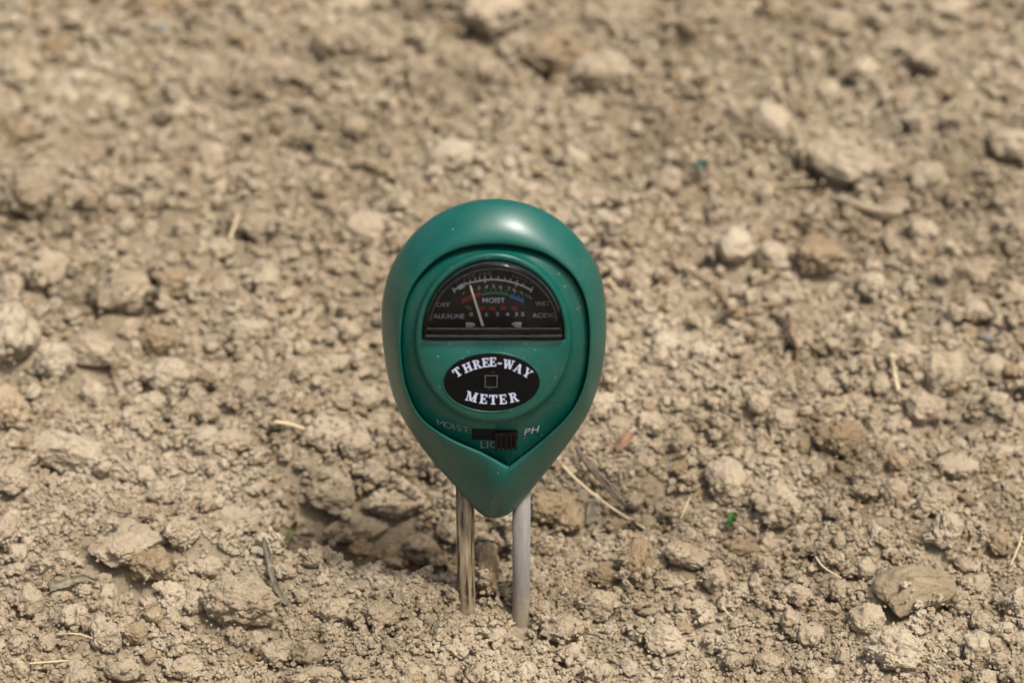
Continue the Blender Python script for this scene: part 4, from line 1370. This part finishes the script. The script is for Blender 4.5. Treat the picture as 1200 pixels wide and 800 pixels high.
stalk("stick", "grey stick lying in front of the finger-shaped clod", "stick", [(974, 232, 4), (995, 236, 5), (1025, 246, 4), (1056, 249, 2.5)], 10, 11, M_STEM, knots=0.05)
stalk("root", "dry brown root winding over the soil right of the meter", "root", [(806, 316, 0.5), (826, 326, 1.2), (841, 340, 1.8), (856, 360, 1.5), (872, 364, 1), (892, 357, 1), (915, 358, 1.4), (927, 372, 1.6), (928, 390, 1), (934, 402, 0.4)], 5.5, 4.0, M_ROOT,
      branches=[([(934, 402, 0.6), (935, 430, 0.8), (934, 462, 0.5)], 3.4, 2.4), ([(841, 342, 1.5), (822, 352, 1), (818, 366, 0.4)], 3, 2)], knots=0.1)
stalk("rootlet", "curled pale rootlet behind the pale straw piece", "rootlet", [(1008, 422, 1.5), (1009, 418, 2.2), (1014, 434, 1.5), (1018, 446, 0.5)], 2.4, 2.0, M_STEM)
stalk("rootlet", "pale wiry rootlet in front of the large rounded clod", "rootlet", [(1120, 492, 0.5), (1130, 478, 1.5), (1136, 462, 2), (1150, 452, 1)], 2.6, 2.0, M_STEM)
stalk("stem", "thin bent pale stem lying across the pale upright clod", "stem", [(66, 743, 0.6), (86, 742, 1.2), (104, 746, 1.2), (124, 756, 1.2)], 2.2, 1.8, M_STRAW)
stalk("stem", "thin brown stem crossing behind the bent pale stem", "stem", [(87, 702, 1), (91, 718, 1.2), (99, 741, 0.6)], 2.4, 1.8, M_STEM)
stalk("rootlet", "fine curved rootlet beside the mid-sized lumpy clod in the hollow", "rootlet", [(156, 729, 0.4), (162, 718, 1.2), (174, 711, 1.4), (184, 709, 0.6)], 1.8, 1.4, M_ROOT)
stalk("straw", "faint straw lying along the bottom left soil", "straw", [(34, 777, 0.5), (60, 775, 0.8), (96, 772, 0.4)], 2.2, 2.2, M_STRAW)
stalk("rootlet", "short pale fibre upright in the dark gap right of the brown crumbly clod", "rootlet", [(242, 660, 1.5), (242, 668, 1), (241, 678, 0.3)], 1.6, 1.2, M_STEM)
stalk("stem", "short dark stem end lying behind the flat-topped pale clod", "stem", [(138, 600, 0.8), (146, 601, 1), (154, 601, 0.5)], 2.8, 2.0, M_TWIG)
stalk("straw", "curved pale straw between flat soil chip and smooth-faced pebble clod", "straw", [(956, 652, 0.6), (963, 662, 1.2), (974, 670, 1), (986, 677, 0.3)], 2.4, 2.0, M_STRAWP)
stalk("straw", "short cream straw below the angular clod right of the probe", "straw", [(803, 682, 0.6), (812, 680, 0.9), (822, 680, 0.4)], 2.6, 2.4, M_STRAWP)
stalk("straw", "thin tan straw pointing down right beside the lower clods", "straw", [(846, 710, 0.6), (856, 721, 1), (869, 732, 0.4)], 2.2, 1.8, M_STRAW)
stalk("stem", "thin pale stem leaning on the right edge clods", "stem", [(1198, 628, 3), (1192, 644, 2), (1184, 662, 0.4)], 2.4, 2.0, M_STRAW)
stalk("rootlet", "wiry brown rootlet along the bottom edge below the very large clod", "rootlet", [(1060, 781, 1), (1078, 783, 1.3), (1096, 790, 0.6)], 2.2, 1.6, M_ROOT)
blade("leaf_strip", "thin dark grey leaf sliver among the clods at bottom right", "leaf", [(1112, 768, 1.6), (1106, 776, 1.2), (1100, 786, 0.4)], [3, 5, 4], M_LEAFG)
stalk("straw", "short dull straw pointing up beside the grey twig's far end", "straw", [(798, 607, 0.4), (803, 595, 1), (808, 583, 0.6)], 2.2, 2.0, M_STRAW)
stalk("stem", "dark splinter poking from beneath the flat soil chip", "stem", [(856, 661, 0.4), (866, 655, 0.8), (878, 651, 0.6)], 3.0, 1.8, M_TWIG)
stalk("stick", "flat pale straw lying in the blurred soil left of the meter", "stick", [(322, 494, 0.8), (340, 497, 1), (356, 502, 0.5)], 5, 4, M_STRAW)
stalk("straw", "blurred straw leaning near the meter's right edge", "straw", [(712, 326, 1), (724, 341, 1.2), (734, 352, 0.5)], 4, 3, M_STRAW)
stalk("stem", "dark vertical fibre on the ridge crest in front of the hollow", "stem", [(386, 647, 2), (386, 660, 1), (387, 672, 0.3)], 1.8, 1.4, M_TWIG)
blade("flake", "tiny teal flake lying in the blurred soil above right of the meter", "flake", [(816, 190, 0.8), (822, 192, 1), (829, 194, 0.8)], [9, 11, 8], M_TEAL)
blade("leaf_scrap", "small green scrap beside the big blunt clod on the left", "leaf", [(184, 336, 0.8), (184, 342, 0.8)], [6, 7, 5], M_LEAFG)
blade("leaf_strip", "small grey-green leaf bit lying on crumbs at lower centre", "leaf", [(511, 727, 0.8), (511, 739, 0.6)], [4, 6, 4], M_LEAFG)
v, f = clod_shape(4, 991, 'angular')
for px, py, wd, lb in ((1156, 397, 16, "small slate grey chip in the blurred soil at right"), (190, 37, 18, "bluish grey stone chip in the blurred soil at upper left"),
                       (869, 519, 9, "tiny blue-grey chip right behind the tall rounded clod")):
    o = link("stone_chip", mesh("stone_chip", v, f), M_SLATE)
    p = hit(px, py); d = float(np.dot(p - CAM, FW)); r = wd * 0.5 * d / FPX
    o.location = (p[0], p[1], p[2] + r * 0.3); o.scale = (r, r * 0.9, r * 0.6)
    tag(o, lb, "stone")
